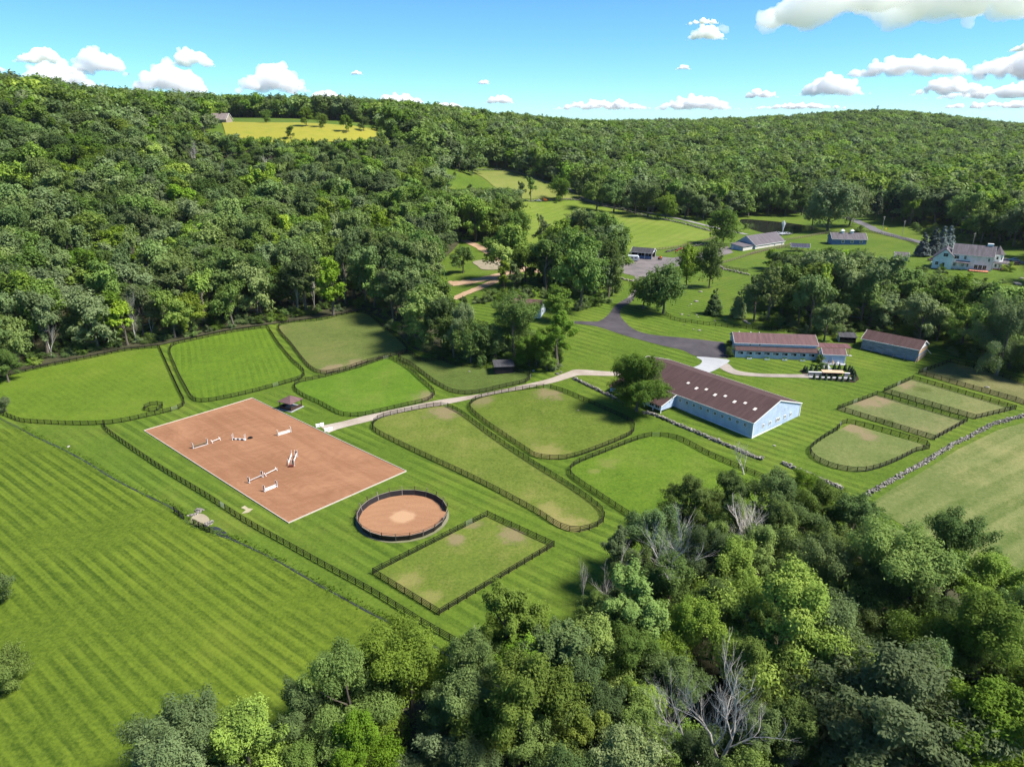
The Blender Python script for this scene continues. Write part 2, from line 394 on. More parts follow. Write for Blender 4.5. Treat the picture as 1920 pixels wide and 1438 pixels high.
drape('stream_pool', smooth(gxy([(393,990),(405,988),(420,995),(433,1007),(445,1016),(425,1010),(408,1004)]), 4), .095, stream_m, 2)
drape('gravel_crossing', smooth(gxy([(354,976),(368,965),(383,965),(393,975),(384,984),(368,986)]), 4), .10, asphalt_m('crossing_gravel', (.28, .24, .16), (.42, .36, .27)), 2)
drape('bare_patch', gxy([(452,952),(459,948),(466,953),(475,954),(466,961),(453,963),(461,956)]), .05, asphalt_m('bare_soil', (.36, .31, .2), (.5, .44, .3)), 2)

# ------------------------------------------------------------------ riding arena and round pen footing
def sand(name, a, b, tracks, center=(0, 0), ring=0):
    t = NT(name); p = t.pos()
    w = t.noise(p, .05, 3, .5)
    q = t.n('VectorMath', p, t.n('VectorMath', t.n('Combine' + 'XYZ', w, w, 0.0), (tracks,) * 3, operation='MULTIPLY'), operation='ADD')
    sw = t.n('TexWave', q, .16, 9.0, 2.0, .6, out=1, wave_type='RINGS', rings_direction='Z')
    f = t.ma('ADD', t.ma('MULTIPLY', t.noise(p, .06, 4, .6, .8), .55), t.ma('ADD', t.ma('MULTIPLY', sw, .07), t.ma('MULTIPLY', t.noise(p, 2.2, 4, .75), .30)))
    d1, d2 = vdir((270, 808), (541, 981)), vdir((541, 981), (762, 884))
    along = t.n('VectorMath', p, (float(d1[0]), float(d1[1]), 0.0), out=1, operation='DOT_PRODUCT'); across = t.n('VectorMath', p, (float(d2[0]), float(d2[1]), 0.0), out=1, operation='DOT_PRODUCT')
    hv = t.n('CombineXYZ', t.ma('MULTIPLY', along, .035), t.ma('MULTIPLY', across, .55), 0.0)      # drag-harrow lines
    if not ring: f = t.ma('ADD', f, t.ma('MULTIPLY', t.ma('SUBTRACT', t.noise(hv, 1.0, 5, .7, .6), .5), .42))
    c = t.mix(t.ramp(f, .26, .74), a, b)
    if ring:
        d = t.n('VectorMath', p, (center[0], center[1], float(hz(*center))), out=1, operation='DISTANCE')
        e = t.ma('ADD', d, t.ma('MULTIPLY', t.noise(p, .7, 3), 1.6))
        c = t.mix(t.ma('MULTIPLY', t.ramp(e, 4.0, 2.6), .75), c, (.39, .25, .15))
        ho = t.ramp(t.noise(p, 1.9, 2, .5), .62, .70)
        c = t.mix(t.ma('MULTIPLY', ho, t.ma('MULTIPLY', t.ramp(e, 3.2, 4.2), .45)), c, (.17, .09, .05))
    t.bump(t.noise(p, 2.6, 4, .7), .5 if ring else .25, .12)
    return t.fin(c, .95, .1)
A4 = gxy([(270,808),(541,981),(762,884),(473,747)])
drape('riding_arena', A4, .10, sand('arena_sand', (.190, .092, .050), (.300, .158, .090), 40))
for i in range(4):   # white edging boards of the arena
    a, b = np.array(A4[i]), np.array(A4[(i + 1) % 4]); L = np.linalg.norm(b - a); d = (b - a) / L; k = int(L / 4.88)
    par = bpy.data.objects['riding_arena']
    for j in range(k):
        p0, p1 = a + d * L * j / k, a + d * (L * (j + 1) / k - .03)
        z = hz(*p0) + .12
        MB().bar((*p0, z), (*p1, hz(*p1) + .12), .12, .26).obj('edging_board', bpy.data.materials.get('edging_paint') or mat('edging_paint', (.48, .43, .38), .7, var=.2), par)
PEN_C = at(755, 969)[:2]; PEN_R = 9.15
PENX, PENY = float(PEN_C[0]), float(PEN_C[1])
circ = lambda r, n=64: [(PENX + r * math.cos(2 * math.pi * i / n), PENY + r * math.sin(2 * math.pi * i / n)) for i in range(n)]
drape('round_pen_footing', circ(PEN_R - .02), .10, sand('pen_sand', (.235, .120, .066), (.305, .170, .098), 15, (PENX, PENY), 1), 2)
drape('round_pen_apron', circ(PEN_R + .7), .055, asphalt_m('stone_dust', (.16, .17, .08), (.27, .25, .18)), 2)

# ------------------------------------------------------------------ leaf litter under the woods
litter = asphalt_m('leaf_litter', (.030, .034, .014), (.085, .080, .040), 1.0)
drape('forest_floor', gxy([(300,1480),(560,1400),(700,1310),(900,1310),(1000,1280),(1085,1215),(1120,1105),(1180,1055),(1250,1035),(1380,970),(1450,970),(1600,995),(1680,1045),(1760,1045),(1860,1105),(2000,1215)]) + [(190, 60), (160, 20), (-60, 20)], .06, litter)
drape('forest_floor', gxy([(-70,735),(-20,714),(38,697),(100,682),(167,669),(234,655),(300,648),(367,633),(434,619),(500,610),(600,596),(681,582),(715,598),(775,655),(830,672),(828,560),(815,505)]) + [(-25, 470), (-70, 545), (-300, 545), (-400, 300)], .30, litter)

# ------------------------------------------------------------------ paint box
fence_m = mat('fence_stain', (.011, .009, .008), .75, .2, .4, 2)
old_fence_m = mat('weathered_rail', (.16, .13, .09), .85, .2, .4, 1)
metal_m = mat('galvanised_steel', (.38, .39, .40), .45, .5, .15, 2, metal=.6)
white_m = mat('white_paint', (.74, .74, .73), .55, .35, .06, 2)
tube_gate_m = mat('dull_gate_steel', (.20, .20, .19), .5, .4, .2, 2, metal=.4)
def siding(name, col, per=.45, horiz=False):
    t = NT(name); p = t.n('TexCoord', out=3); sx = t.n('SeparateXYZ', p).node.outputs
    a = sx[2] if horiz else t.ma('ADD', sx[0], sx[1])
    w = t.ma('PINGPONG', t.ma('DIVIDE', a, per), .5)
    t.bump(t.ramp(w, 0.0, .14), .7, .04)
    v = t.ma('ADD', t.ma('MULTIPLY', t.noise(p, .5, 4, .6), .7), t.ma('MULTIPLY', t.noise(t.n('VectorMath', p, (3, 3, .25), operation='MULTIPLY'), 1.0, 3, .6), .5))
    c = t.mix(t.ramp(v, .35, .8), tuple(x * .82 for x in col), tuple(min(1, x * 1.1) for x in col))
    return t.fin(c, .6, .3)
def roof_mat(name, col, per=.5, streak=.35):
    """shingle courses with weather streaks running down the slope"""
    t = NT(name); p = t.n('TexCoord', out=3); sx = t.n('SeparateXYZ', p).node.outputs
    w = t.ma('FRACT', t.ma('DIVIDE', sx[2], per * .32))
    t.bump(t.ma('ADD', t.ramp(w, 0, .2), t.ma('MULTIPLY', t.noise(p, 5, 3), .6)), .5, .03)
    s = t.noise(t.n('VectorMath', p, (.12, .9, .12), operation='MULTIPLY'), 1.3, 4, .65)
    v = t.ma('ADD', t.ma('MULTIPLY', s, .75), t.ma('MULTIPLY', t.noise(p, 3, 4, .7), .3))
    return t.fin(t.mix(t.ramp(v, .3, .75), tuple(x * (1 - streak) for x in col), tuple(x * (1 + streak) for x in col)), .85, .2)
blue_m = siding('blue_siding', (.39, .48, .63)); pale_blue_m = siding('pale_blue_siding', (.44, .50, .60), .35)
cream_m = siding('cream_siding', (.58, .54, .52), .3); white_side_m = siding('white_siding', (.86, .87, .88), .25, True)
deep_blue_m = siding('deep_blue_siding', (.10, .17, .36), .4)
brown_roof = roof_mat('brown_shingles', (.066, .038, .038), streak=.22); rose_roof = roof_mat('rose_shingles', (.115, .066, .068), streak=.25)
grey_roof = roof_mat('grey_shingles', (.105, .092, .105)); navy_roof = roof_mat('navy_shingles', (.045, .047, .075)); dark_roof = roof_mat('charcoal_shingles', (.05, .05, .058))
maroon_roof = roof_mat('maroon_shingles', (.11, .055, .06))
t = NT('window_glass'); glass_m = t.fin((.02, .022, .026), .06, .6)
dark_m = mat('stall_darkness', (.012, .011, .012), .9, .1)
t = NT('weathered_boards'); p_ = t.n('TexCoord', out=3)
v_ = t.noise(t.n('VectorMath', p_, (1, .25, 6), operation='MULTIPLY'), 1.2, 5, .7)
t.bump(v_, .5, .04); grey_wood = t.fin(t.mix(t.ramp(v_, .3, .72), (.10, .105, .13), (.40, .42, .48)), .85, .15)
tan_wood = mat('tan_timber', (.45, .30, .17), .75, .2, .3, 1.5); dark_wood = mat('dark_brown_wood', (.055, .033, .026), .75, .2, .3, 2)
orange_wood = mat('bare_new_boards', (.48, .34, .20), .8, .2, .35, 1.2)
black_wood = mat('black_shed_boards', (.013, .011, .016), .75, .25, .4, 3)
rubber = mat('rubber', (.015, .015, .016), .85, .1); red_m = mat('red_machine_paint', (.42, .02, .03), .45, .4, .15, 2)
orange_m = mat('orange_machine_paint', (.75, .19, .01), .45, .4, .1, 2); yellow_m = mat('yellow_paint', (.75, .42, .08), .5, .3, .1)

# ------------------------------------------------------------------ post and rail fences
POST = MB().box((0, 0, .68), (.13, .13, 1.44)).mesh('post', fence_m)
RAIL = MB().box((.5, 0, 0), (1, .045, .14)).mesh('rail', fence_m)
POST_O = MB().box((0, 0, .65), (.13, .13, 1.4)).mesh('old_post', old_fence_m)
RAIL_O = MB().box((.5, 0, 0), (1, .045, .14)).mesh('old_rail', old_fence_m)
def resample(xy, bay, sharp):
    if sharp:
        out = []
        for a, b in zip(xy[:-1], xy[1:]):
            a, b = np.array(a), np.array(b); k = max(1, round(np.linalg.norm(b - a) / bay))
            out += [a + (b - a) * i / k for i in range(k)]
        return out + [np.array(xy[-1])]
    P_ = np.array(xy); s = np.r_[0, np.cumsum(np.linalg.norm(np.diff(P_, axis=0), axis=1))]
    k = max(1, round(s[-1] / bay)); u = np.linspace(0, s[-1], k + 1)
    return [np.array((np.interp(x, s, P_[:, 0]), np.interp(x, s, P_[:, 1]))) for x in u]
def gate_mesh(L, m, h=1.25):
    g = MB()
    for z in (.22, .45, .68, .91, 1.1, h): g.bar((0, 0, z), (L, 0, z), .04)
    for x in (.02, L / 2, L - .02): g.bar((x, 0, .22), (x, 0, h), .04)
    g.bar((.05, 0, .24), (L - .05, 0, h - .04), .03)
    return g.mesh('gate', m)
def fence(label, px, closed=False, sharp=False, gates=(), bay=2.15, rows=4, old=False, far=False, group='dark stained paddock fences', name='paddock_fence', gate_m=None, world=False):
    xy = list(px) if world else gxy(px)
    if closed: xy = xy + [xy[0]]
    if not sharp: xy = smooth(xy[:-1] if closed else xy, 6, closed); xy = xy + ([xy[0]] if closed else [])
    pts = resample(xy, bay, sharp)
    gates = [np.array(g[:2]) if world else at(*g)[:2] for g in gates]
    skip = set()
    for g in gates:
        i = int(np.argmin([np.linalg.norm((pts[k] + pts[k + 1]) / 2 - g) for k in range(len(pts) - 1)])); skip |= {i}
    root = empty(name, (*pts[0], float(hz(*pts[0]))), 0, label, 'fence', group)
    o0 = Vector(root.location); Z = [float(hz(*p)) for p in pts]
    pm, rm = (POST_O, RAIL_O) if old else (POST, RAIL)
    n_ = len(pts); last = n_ - 1 if closed else n_
    if far:
        mb = MB()
        for i in range(last): mb.box(Vector((*pts[i], Z[i] + .62)) - o0, (.13, .13, 1.4))
        for i in range(n_ - 1):
            if i in skip: continue
            for r in range(rows):
                z = .25 + r * (1.0 / (rows - 1))
                mb.bar(Vector((*pts[i], Z[i] + z)) - o0, Vector((*pts[i + 1], Z[i + 1] + z)) - o0, .045, .13)
        mb.obj('post_and_rail', old_fence_m if old else fence_m, root)['kind'] = 'stuff'
        return root
    for i in range(last): link('post', pm, root, Vector((*pts[i], Z[i])) - o0, (0, 0, random.uniform(-.1, .1)))
    i = 0
    while i < n_ - 1:
        if i in skip:
            a, b = pts[i], pts[i + 1]; d = b - a; L = float(np.linalg.norm(d))
            g = link('gate', gate_mesh(L - .1, gate_m or tube_gate_m), root, Vector((*(a + d / L * .05), Z[i] + .02)) - o0, (0, -math.asin((Z[i + 1] - Z[i]) / L), math.atan2(d[1], d[0])))
            i += 1; continue
        j = i + 1
        if j < n_ - 1 and j not in skip:
            d1, d2 = pts[i + 1] - pts[i], pts[i + 2] - pts[i + 1]
            if abs(math.atan2(d1[0] * d2[1] - d1[1] * d2[0], d1 @ d2)) < .03: j = i + 2
        d = pts[j] - pts[i]; L = float(np.linalg.norm(d)); dz = Z[j] - Z[i]
        ang = math.atan2(d[1], d[0]); nn = np.array((-d[1], d[0])) / L * .088
        for r in range(rows):
            z = .28 + r * (1.0 / (rows - 1))
            link('rail', rm, root, Vector((*(pts[i] + nn), Z[i] + z + random.uniform(-.015, .015))) - o0, (0, -math.atan2(dz, L), ang), (math.hypot(L, dz), 1, 1))
        i = j
    return root
PAD = {
 'A': [(7,779),(-45,762),(-60,738),(-20,716),(38,700),(100,686),(167,673),(234,659),(296,653),(301,658),(320,700),(337,737),(346,757),(334,767),(314,773),(280,781),(234,791),(194,796),(134,797),(67,794),(40,791)],
 'B': [(321,652),(367,638),(434,624),(496,616),(506,622),(521,645),(548,678),(570,699),(564,710),(534,720),(467,738),(401,752),(374,754),(361,748),(350,730),(330,690)],
 'C': [(524,611),(548,650),(591,698),(640,696),(690,680),(743,666),(764,659),(750,640),(707,604),(681,587),(640,592),(601,601)],
 'D': [(553,722),(555,734),(574,747),(601,759),(640,779),(673,781),(707,775),(757,763),(794,755),(812,746),(813,735),(790,714),(767,693),(737,675),(717,675),(673,690),(634,701),(594,711),(564,717)],
 'E': [(747,671),(773,687),(807,713),(827,726),(847,736),(874,740),(907,736),(940,728),(974,721),(992,714),(994,702),(974,699),(930,692),(854,686),(827,676),(790,678),(767,662)],
 'F': [(827,762),(774,770),(724,781),(703,791),(699,804),(713,816),(757,838),(807,862),(874,893),(941,927),(1007,963),(1034,981),(1057,993),(1081,998),(1107,993),(1129,982),(1133,969),(1121,951),(1074,917),(1024,886),(974,854),(924,820),(880,787),(854,770)],
 'G': [(882,768),(886,755),(907,745),(957,735),(1017,728),(1041,731),(1074,743),(1124,765),(1174,788),(1188,799),(1187,811),(1174,820),(1124,841),(1074,858),(1041,862),(1007,858),(987,846),(941,815),(907,791)],
 'I': [(699,1076),(824,1153),(1039,1025),(914,967)],
 'K': [(1570,768),(1752,825),(1813,791),(1644,741)], 'L': [(1657,735),(1829,786),(1904,768),(1711,711)],
}
H_PX = [(1250,1008),(1191,975),(1174,964),(1124,931),(1091,909),(1072,894),(1070,880),(1087,868),(1124,853),(1174,833),(1214,820),(1241,820),(1274,826),(1330,855),(1380,877),(1430,898)]
J_PX = [(1737,835),(1714,848),(1681,865),(1641,880),(1607,885),(1564,878),(1530,863),(1519,848),(1524,838),(1547,821),(1570,808),(1595,795)]
PEN_SP = lambda q, r, c, a=.8: (*at(*q)[:2], r, c, a)
def paddock(key, px, m): drape('paddock_turf', px, .075, m)
T = (.36, .30, .12); BR = (.30, .22, .14)
HATCH = vdir((420, 640), (450, 740))
paddock('A', smooth(gxy(PAD['A']), 4), grass('turf_wide', (.07, .135, .006), (.155, .265, .014), stripe=(FENCE_DIR, 2.0, .07), tan=(.24, .26, .05), tan_amt=.5, grain=.5))
paddock('B', smooth(gxy(PAD['B']), 4), grass('turf_hatched', (.058, .120, .006), (.145, .262, .012), stripe=(HATCH, 2.2, .13), grain=.55))
paddock('C', smooth(gxy(PAD['C']), 3), grass('turf_dry', (.075, .122, .016), (.168, .222, .034), tan=(.29, .24, .10), tan_amt=.7, spots=[PEN_SP((620, 692), 5, BR), PEN_SP((665, 683), 5, BR)]))
paddock('D', smooth(gxy(PAD['D']), 4), grass('turf_fresh', (.06, .14, .006), (.14, .27, .014), tan=(.30, .28, .08), tan_amt=.45, spots=[PEN_SP((803, 744), 5.5, BR)]))
paddock('E', smooth(gxy(PAD['E']), 4), grass('turf_dark', (.06, .10, .012), (.13, .20, .025), tan=(.20, .20, .06), tan_amt=.5))  # turf of a darker green than the neighbouring paddocks
paddock('F', smooth(gxy(PAD['F']), 4), grass('turf_grazed', (.076, .13, .010), (.178, .248, .025), tan=(.36, .31, .11), tan_amt=.75, grain=.6, spots=[PEN_SP((840, 772), 7, BR), PEN_SP((1060, 985), 6, T), PEN_SP((1030, 955), 4, T, .6)]))
paddock('G', smooth(gxy(PAD['G']), 4), grass('turf_green_grazed', (.07, .125, .008), (.16, .235, .020), tan=(.33, .29, .11), tan_amt=.5, grain=.6, spots=[PEN_SP((900, 752), 5, BR, .6), PEN_SP((1030, 738), 6, BR), PEN_SP((1030, 850), 6, T, .6)]))
paddock('H', smooth(gxy(H_PX[:-1]), 4, False) + gxy([(1445, 905), (1380, 990), (1290, 1030)]), grass('turf_lush', (.062, .135, .006), (.15, .262, .014), tan=(.30, .30, .08), tan_amt=.4, grain=.6, spots=[PEN_SP((1115, 884), 1.8, T, .35), PEN_SP((1135, 870), 3.5, T, .3)]))
paddock('I', gxy(PAD['I']), grass('turf_patchy', (.075, .13, .010), (.17, .245, .022), tan=(.38, .31, .12), tan_amt=.9, grain=.6, spots=[PEN_SP((857, 1010), 2.6, BR), PEN_SP((960, 1002), 4, BR), PEN_SP((765, 1088), 4, T, .5), PEN_SP((805, 1122), 3, T, .5), PEN_SP((880, 982), 3, BR, .6)]))
paddock('J', smooth(gxy(J_PX), 4, False), grass('turf_worn', (.086, .138, .018), (.19, .25, .048), tan=(.36, .30, .14), tan_amt=.7, spots=[PEN_SP((1590, 800), 5, BR), PEN_SP((1628, 818), 3.5, BR)]))
paddock('K', gxy(PAD['K']), grass('turf_worn_brown', (.09, .135, .021), (.20, .25, .056), tan=(.36, .29, .15), tan_amt=.8, spots=[PEN_SP((1625, 752), 6, BR, .9), PEN_SP((1660, 752), 4, BR), PEN_SP((1655, 790), 3, (.07, .10, .015))]))
paddock('L', gxy(PAD['L']), grass('turf_worn_pale', (.095, .142, .021), (.205, .258, .056), tan=(.36, .30, .14), tan_amt=.7, spots=[PEN_SP((1695, 722), 5, BR), PEN_SP((1725, 730), 3.5, (.07, .10, .015))]))
paddock('M', gxy([(1724, 701), (1781, 680), (1840, 694), (1930, 724), (2000, 780), (1915, 757)]), grass('turf_worn_dull', (.09, .12, .02), (.19, .21, .05), tan=(.30, .26, .12), tan_amt=.6))  # worn turf with a duller, less green base colour

fence('dark rail fence around the far-left paddock below the woods, with a small corral inside', PAD['A'], True, gates=[(325, 769)])
fence('dark rail fence around the bright green paddock above the sand arena', PAD['B'], True, gates=[(512, 726)])
fence('dark rail fence around the dry olive paddock at the wood edge', PAD['C'], True)
fence('dark rail fence around the green paddock beside the gravel lane and gazebo', PAD['D'], True, gates=[(728, 674)])
fence('dark rail fence around the small paddock holding the black shed', PAD['E'], True, gates=[(996, 707)])
fence('dark rail fence around the long tapering paddock in the middle', PAD['F'], True, gates=[(838, 764)])
fence('dark rail fence around the rounded paddock between lane and blue riding barn', PAD['G'], True, gates=[(1029, 729)])
fence('dark rail fence around the lush paddock running into the foreground trees', H_PX, gates=[(1228, 819)])
fence('dark rail fence around the small square paddock below the round pen', PAD['I'], True, True, gates=[(884, 981)])
fence('dark rail fence around the rounded paddock at the bottom of the right-hand row', J_PX, True, gates=[(1583, 801)], sharp=False)
fence('dark rail fence around the second paddock of the right-hand row', PAD['K'], True, True, gates=[(1607, 755)])
fence('dark rail fence around the third paddock of the right-hand row', PAD['L'], True, True, gates=[(1682, 723)])
fence('dark rail fence around the topmost right-hand paddock under the big tree', [(1935, 764), (1904, 752), (1722, 701), (1781, 680), (1840, 694), (1935, 727)], False, True, gates=[(1733, 697)])
fence('long dark rail fence running diagonally between sand arena and stream', [(194,796),(200,808),(234,834),(300,879),(367,920),(404,943),(425,957),(467,984),(531,1020),(600,1059),(700,1114),(800,1176),(900,1232)], gates=[(415, 950)], gate_m=metal_m)
fence('short dark fence beside the stream crossing, left piece', [(327, 960), (345, 974)], False, True, name='rail_fence')
fence('short dark fence beside the stream pool, right piece', [(363, 984), (394, 999)], False, True, name='rail_fence')
co = at(288, 766)[:2]
fence('tiny octagonal rail corral in the far-left paddock', [(co[0] + 2.6 * math.cos(a), co[1] + 2.6 * math.sin(a)) for a in np.arange(8) * math.pi / 4], True, True, bay=2.1, name='corral_fence', world=True)
fence('weathered fence curving below the boulder pasture behind the stable', [(1245,588),(1262,600),(1300,607),(1345,612),(1400,617),(1470,622),(1530,628)], rows=3, name='pasture_fence', group='fences beyond the drive')
for lb, px in (('grey rail fence along the near side of the far pasture', [(1225, 470), (1260, 466), (1300, 458), (1345, 446)]),
               ('brown rail fence climbing past the pond barn', [(1345, 497), (1380, 487), (1420, 474), (1470, 463), (1486, 458)]),
               ('brown rail fence between the pond and the cupola barn', [(1472, 452), (1500, 447), (1540, 440), (1575, 437), (1625, 436), (1690, 448), (1720, 460)]),
               ('brown rail fence below the open pavilion', [(1400, 480), (1450, 468), (1480, 466), (1510, 476), (1525, 482)]),
               ('short brown fence beside the stone wall in the boulder pasture', [(1345, 497), (1362, 503), (1385, 508), (1402, 510)])):
    fence(lb, px, old=True, far=True, rows=4, name='field_fence', group='weathered fences near the pond')

# ------------------------------------------------------------------ buildings
WCACHE = {}
def window(par, loc, rz, w, h, nx_=2, ny_=2, fr=white_m, gl=glass_m, fw=.09, name='window'):
    k = (w, h, nx_, ny_, fr.name, gl.name, fw)
    if k not in WCACHE:
        m = MB()
        for x in (-w / 2, w / 2): m.box((x, -.04, 0), (fw, .10, h + fw))
        for z in (-h / 2, h / 2): m.box((0, -.043, z), (w - fw, .09, fw))
        for i in range(1, nx_): m.box((-w / 2 + w * i / nx_, -.03, 0), (.05, .05, h - fw))
        for i in range(1, ny_): m.box((0, -.032, -h / 2 + h * i / ny_), (w - fw, .04, .05))
        WCACHE[k] = (m.mesh('window', fr), MB().box((0, -.006, 0), (w - .02, .02, h - .02)).mesh('pane', gl))
    o = link(name, WCACHE[k][0], par, loc, (0, 0, rz)); link('pane', WCACHE[k][1], o); return o
# wall facing -X: rz=-90deg ; facing -Y: rz=0 ; +X: 90deg ; +Y: 180deg
FX, FY, BX, BY = -math.pi / 2, 0.0, math.pi / 2, math.pi
def roof_slabs(par, w, L, h, rh, m, ov=.35, ovy=.35, th=.16, x0=0.0, y0=0.0, trim=white_m, name='roof', xe0=None):
    """gable roof, ridge along Y, over x0..x0+w, y0..y0+L; returns the roof part"""
    s = (rh - h) / (w / 2); y1 = y0 + L
    xe = ov if xe0 is None else xe0
    mb = MB()
    prof = [(x0 - xe, h - s * xe), (x0 + w / 2, rh), (x0 + w + ov, h - s * ov), (x0 + w + ov, h - s * ov + th), (x0 + w / 2, rh + th * 1.05), (x0 - xe, h - s * xe + th)]
    mb.prism(prof, y0 - ovy, y1 + ovy, 'y')
    r = mb.obj(name, m, par)
    f = MB()
    for y in (y0 - ovy - .03, y1 + ovy + .03):
        f.bar((x0 - xe, y, h - s * xe + th / 2), (x0 + w / 2, y, rh + th / 2), .05, .26); f.bar((x0 + w / 2, y, rh + th / 2), (x0 + w + ov, y, h - s * ov + th / 2), .05, .26)
    for x, e in ((x0 - xe - .03, xe), (x0 + w + ov + .03, ov)): f.bar((x, y0 - ovy, h - s * e + th / 2), (x, y1 + ovy, h - s * e + th / 2), .05, .2)
    f.obj('fascia', trim, r); return r
def walls(par, w, L, h, rh, m, x0=0.0, y0=0.0, name='wall'):
    mb = MB(); mb.prism([(x0, -.6), (x0 + w, -.6), (x0 + w, h), (x0 + w / 2, rh), (x0, h)], y0, y0 + L, 'y'); return mb.obj(name, m, par)
def corners(par, w, L, h, m=white_m, x0=0.0, y0=0.0, base=.35):
    mb = MB()
    for x in (x0, x0 + w):
        for y in (y0, y0 + L): MB().box((x, y, h / 2 - .05), (.22, .22, h)).obj('corner_board', m, par)
    mb = MB()
    for x in (x0 - .02, x0 + w + .02): mb.box((x, y0 + L / 2, base / 2 - .1), (.1, L - .25, base + .2))
    for y in (y0 - .02, y0 + L + .02): mb.box((x0 + w / 2, y, base / 2 - .1), (w - .25, .1, base + .2))
    mb.obj('base_board', m, par)
def bld(name, label, px, th, z=None, cat='building'):
    p = px if len(px) == 3 else at(*px)
    return empty(name, (p[0], p[1], p[2] if z is None else z), R(th - 90), label, cat)

# blue indoor riding barn
b = bld('riding_barn', 'long blue metal-sided riding barn with brown roof and skylights', (61.36, 165.02, 2.5), 127.85)
w, L, h, rh = 21.61, 45.5, 4.26, 7.72; s_ = (rh - h) / (w / 2)
walls(b, w, L, h, rh, blue_m); rf = roof_slabs(b, w, L, h, rh, brown_roof, .25, .25)
corners(b, w, L, h)
for i in range(10): window(b, (-.002, 2.3 + i * 2.35, 3.0), FX, .85, .85)
for fx_, dw in ((.21, 1), (.35, 1), (.515, 2), (.66, 1), (.79, 1)): window(b, (w * fx_, -.002, 2.25), FY, .8 * dw + (.25 if dw > 1 else 0), .85, 2 * dw)
MB().box((w * .66, -.03, 4.5), (.7, .06, .9)).obj('vent', blue_m, b)
sky_m = mat('skylight_plastic', (.60, .55, .50), .35, .5, .1)
for i in range(8):
    y = 3.0 + i * 3.15 + (.5 if i % 2 else 0); x = 4.6 + (i % 2) * .9
    Mr = Matrix.Rotation(-math.atan(s_), 3, 'Y')
    MB().box((x, y, h + s_ * x + .22), (1.1 - .25 * (i % 2), .75, .1), M=Mr).obj('skylight', sky_m, rf)
ex, e0, e1 = 6.2, 25.0, 44.6    # lean-to viewing room on posts
mb = MB(); mb.prism([(-ex, .9), (0.0, .9), (-.005, h - .02), (-ex, h - s_ * ex)], e0, e1, 'y'); ext = mb.obj('viewing_room', blue_m, b)
mb = MB(); mb.prism([(-ex - .3, h - s_ * (ex + .3) + .02), (-.26, h - s_ * .26 + .02), (-.26, h - s_ * .26 + .15), (-ex - .3, h - s_ * (ex + .3) + .15)], e0 - .3, e1 + .2, 'y'); lr = mb.obj('lean_to_roof', brown_roof, b)
MB().bar((-ex - .3, e0 - .32, h - s_ * (ex + .3) + .08), (-.27, e0 - .32, h - s_ * .27 + .08), .05, .25).obj('fascia', white_m, lr)
for y in (e0 + .1, e0 + 2.9, e0 + 6, e0 + 10, e0 + 15, e1 - .2): MB().box((-ex + .1, y, -.2), (.22, .22, 2.2)).obj('support_post', white_m, b)
for y in (e0 + 1.2, e0 + 3.3, e0 + 6.5, e0 + 9, e0 + 12): window(b, (-ex - .002, y, 1.75), FX, 1.75, .95, 2, 1, fw=.16)

# stable with upper storey and row of stall openings
b = bld('stable', 'long pale blue stable with rose roof and nine stall openings', (99.48, 219.2, 5.0), 173.2)
L = 26.07; w1 = 2.0; h1, h2, h3, rh, hw = 2.67, 3.5, 4.6, 6.6, 4.7
MB().prism([(0, -.5), (w1 + .1, -.5), (w1 + .1, h2), (0, h1)], 0, L, 'y').obj('wall', pale_blue_m, b)
MB().prism([(w1, -.5), (w1 + 2 * hw, -.5), (w1 + 2 * hw, h3), (w1 + hw, rh), (w1, h3)], .02, L - .02, 'y').obj('upper_wall', pale_blue_m, b)
roof_slabs(b, 2 * hw, L, h3, rh, rose_roof, .45, .35, x0=w1)
MB().prism([(-.5, h1 - .16), (w1 - .01, h2 - .02), (w1 - .01, h2 + .12), (-.5, h1)], -.15, L + .15, 'y').obj('lean_to_roof', brown_roof, b)
MB().bar((w1 - .04, .1, h2 + .2), (w1 - .04, L - .1, h2 + .2), .06, .22).obj('trim_board', white_m, b)
for i in range(9):
    y = 1.9 + i * 2.82
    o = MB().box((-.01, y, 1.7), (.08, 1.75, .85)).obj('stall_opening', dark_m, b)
    f = MB()
    for q in (-.92, .92): f.box((-.06, y + q, 1.7), (.07, .1, 1.0))
    for q in (-.47, .47): f.box((-.062, y, 1.7 + q), (.06, 1.78, .1))
    f.obj('frame', white_m, o)
    MB().box((-.10, y + .35, 1.62), (.05, .8, .62)).obj('shutter', mat('grey_shutter', (.28, .27, .30)) if i == 0 else bpy.data.materials['grey_shutter'], o)
for y in (18.2, 21.2): window(b, (w1 - .012, y, h3 - .55), FX, .8, .7, 1, 1, fw=.2)
for q in (1.35, 4.0, 6.0): MB().box((w1 + hw + .12, L - q * 1.4, rh + .2), (.35, .3, .3)).obj('roof_vent', white_m, b)
for y in (.1, L - .1): MB().box((.02, y, h1 / 2 - .1), (.2, .2, h1)).obj('corner_board', white_m, b)
window(b, (w1 + hw, L + .002, 2.0), BY, 2.6, 2.8, 2, 1, fr=white_m, gl=pale_blue_m, name='barn_door'); window(b, (w1 + hw, L + .002, 5.0), BY, 1.0, 1.0)
flower_m = mat('window_box_greens', (.06, .13, .03), .9, .1, .6, 8)
for i in range(4):
    y = 4.9 + i * 5.6; o = empty('planter_box', b.matrix_basis @ Vector((-1.1, y, 0)), b.rotation_euler.z, 'white planter box with greenery, %s from the right along the stable' % ('second', 'third')[i - 1] if i not in (0, 3) else ('white planter box with greenery at the right end of the stable' if i == 0 else 'white planter box with greenery at the left end of the stable'), 'planter', 'planters along the stable')
    MB().box((0, 0, .22), (.55, 1.5, .44)).obj('box', white_m, o)
    g = MB()
    for k in range(9): g.tube([(random.uniform(-.2, .2), -.65 + k * .16, .4), (random.uniform(-.3, .3), -.65 + k * .16, .85 + random.random() * .3)], [.2, .03], 5)
    g.obj('greenery', flower_m, o)

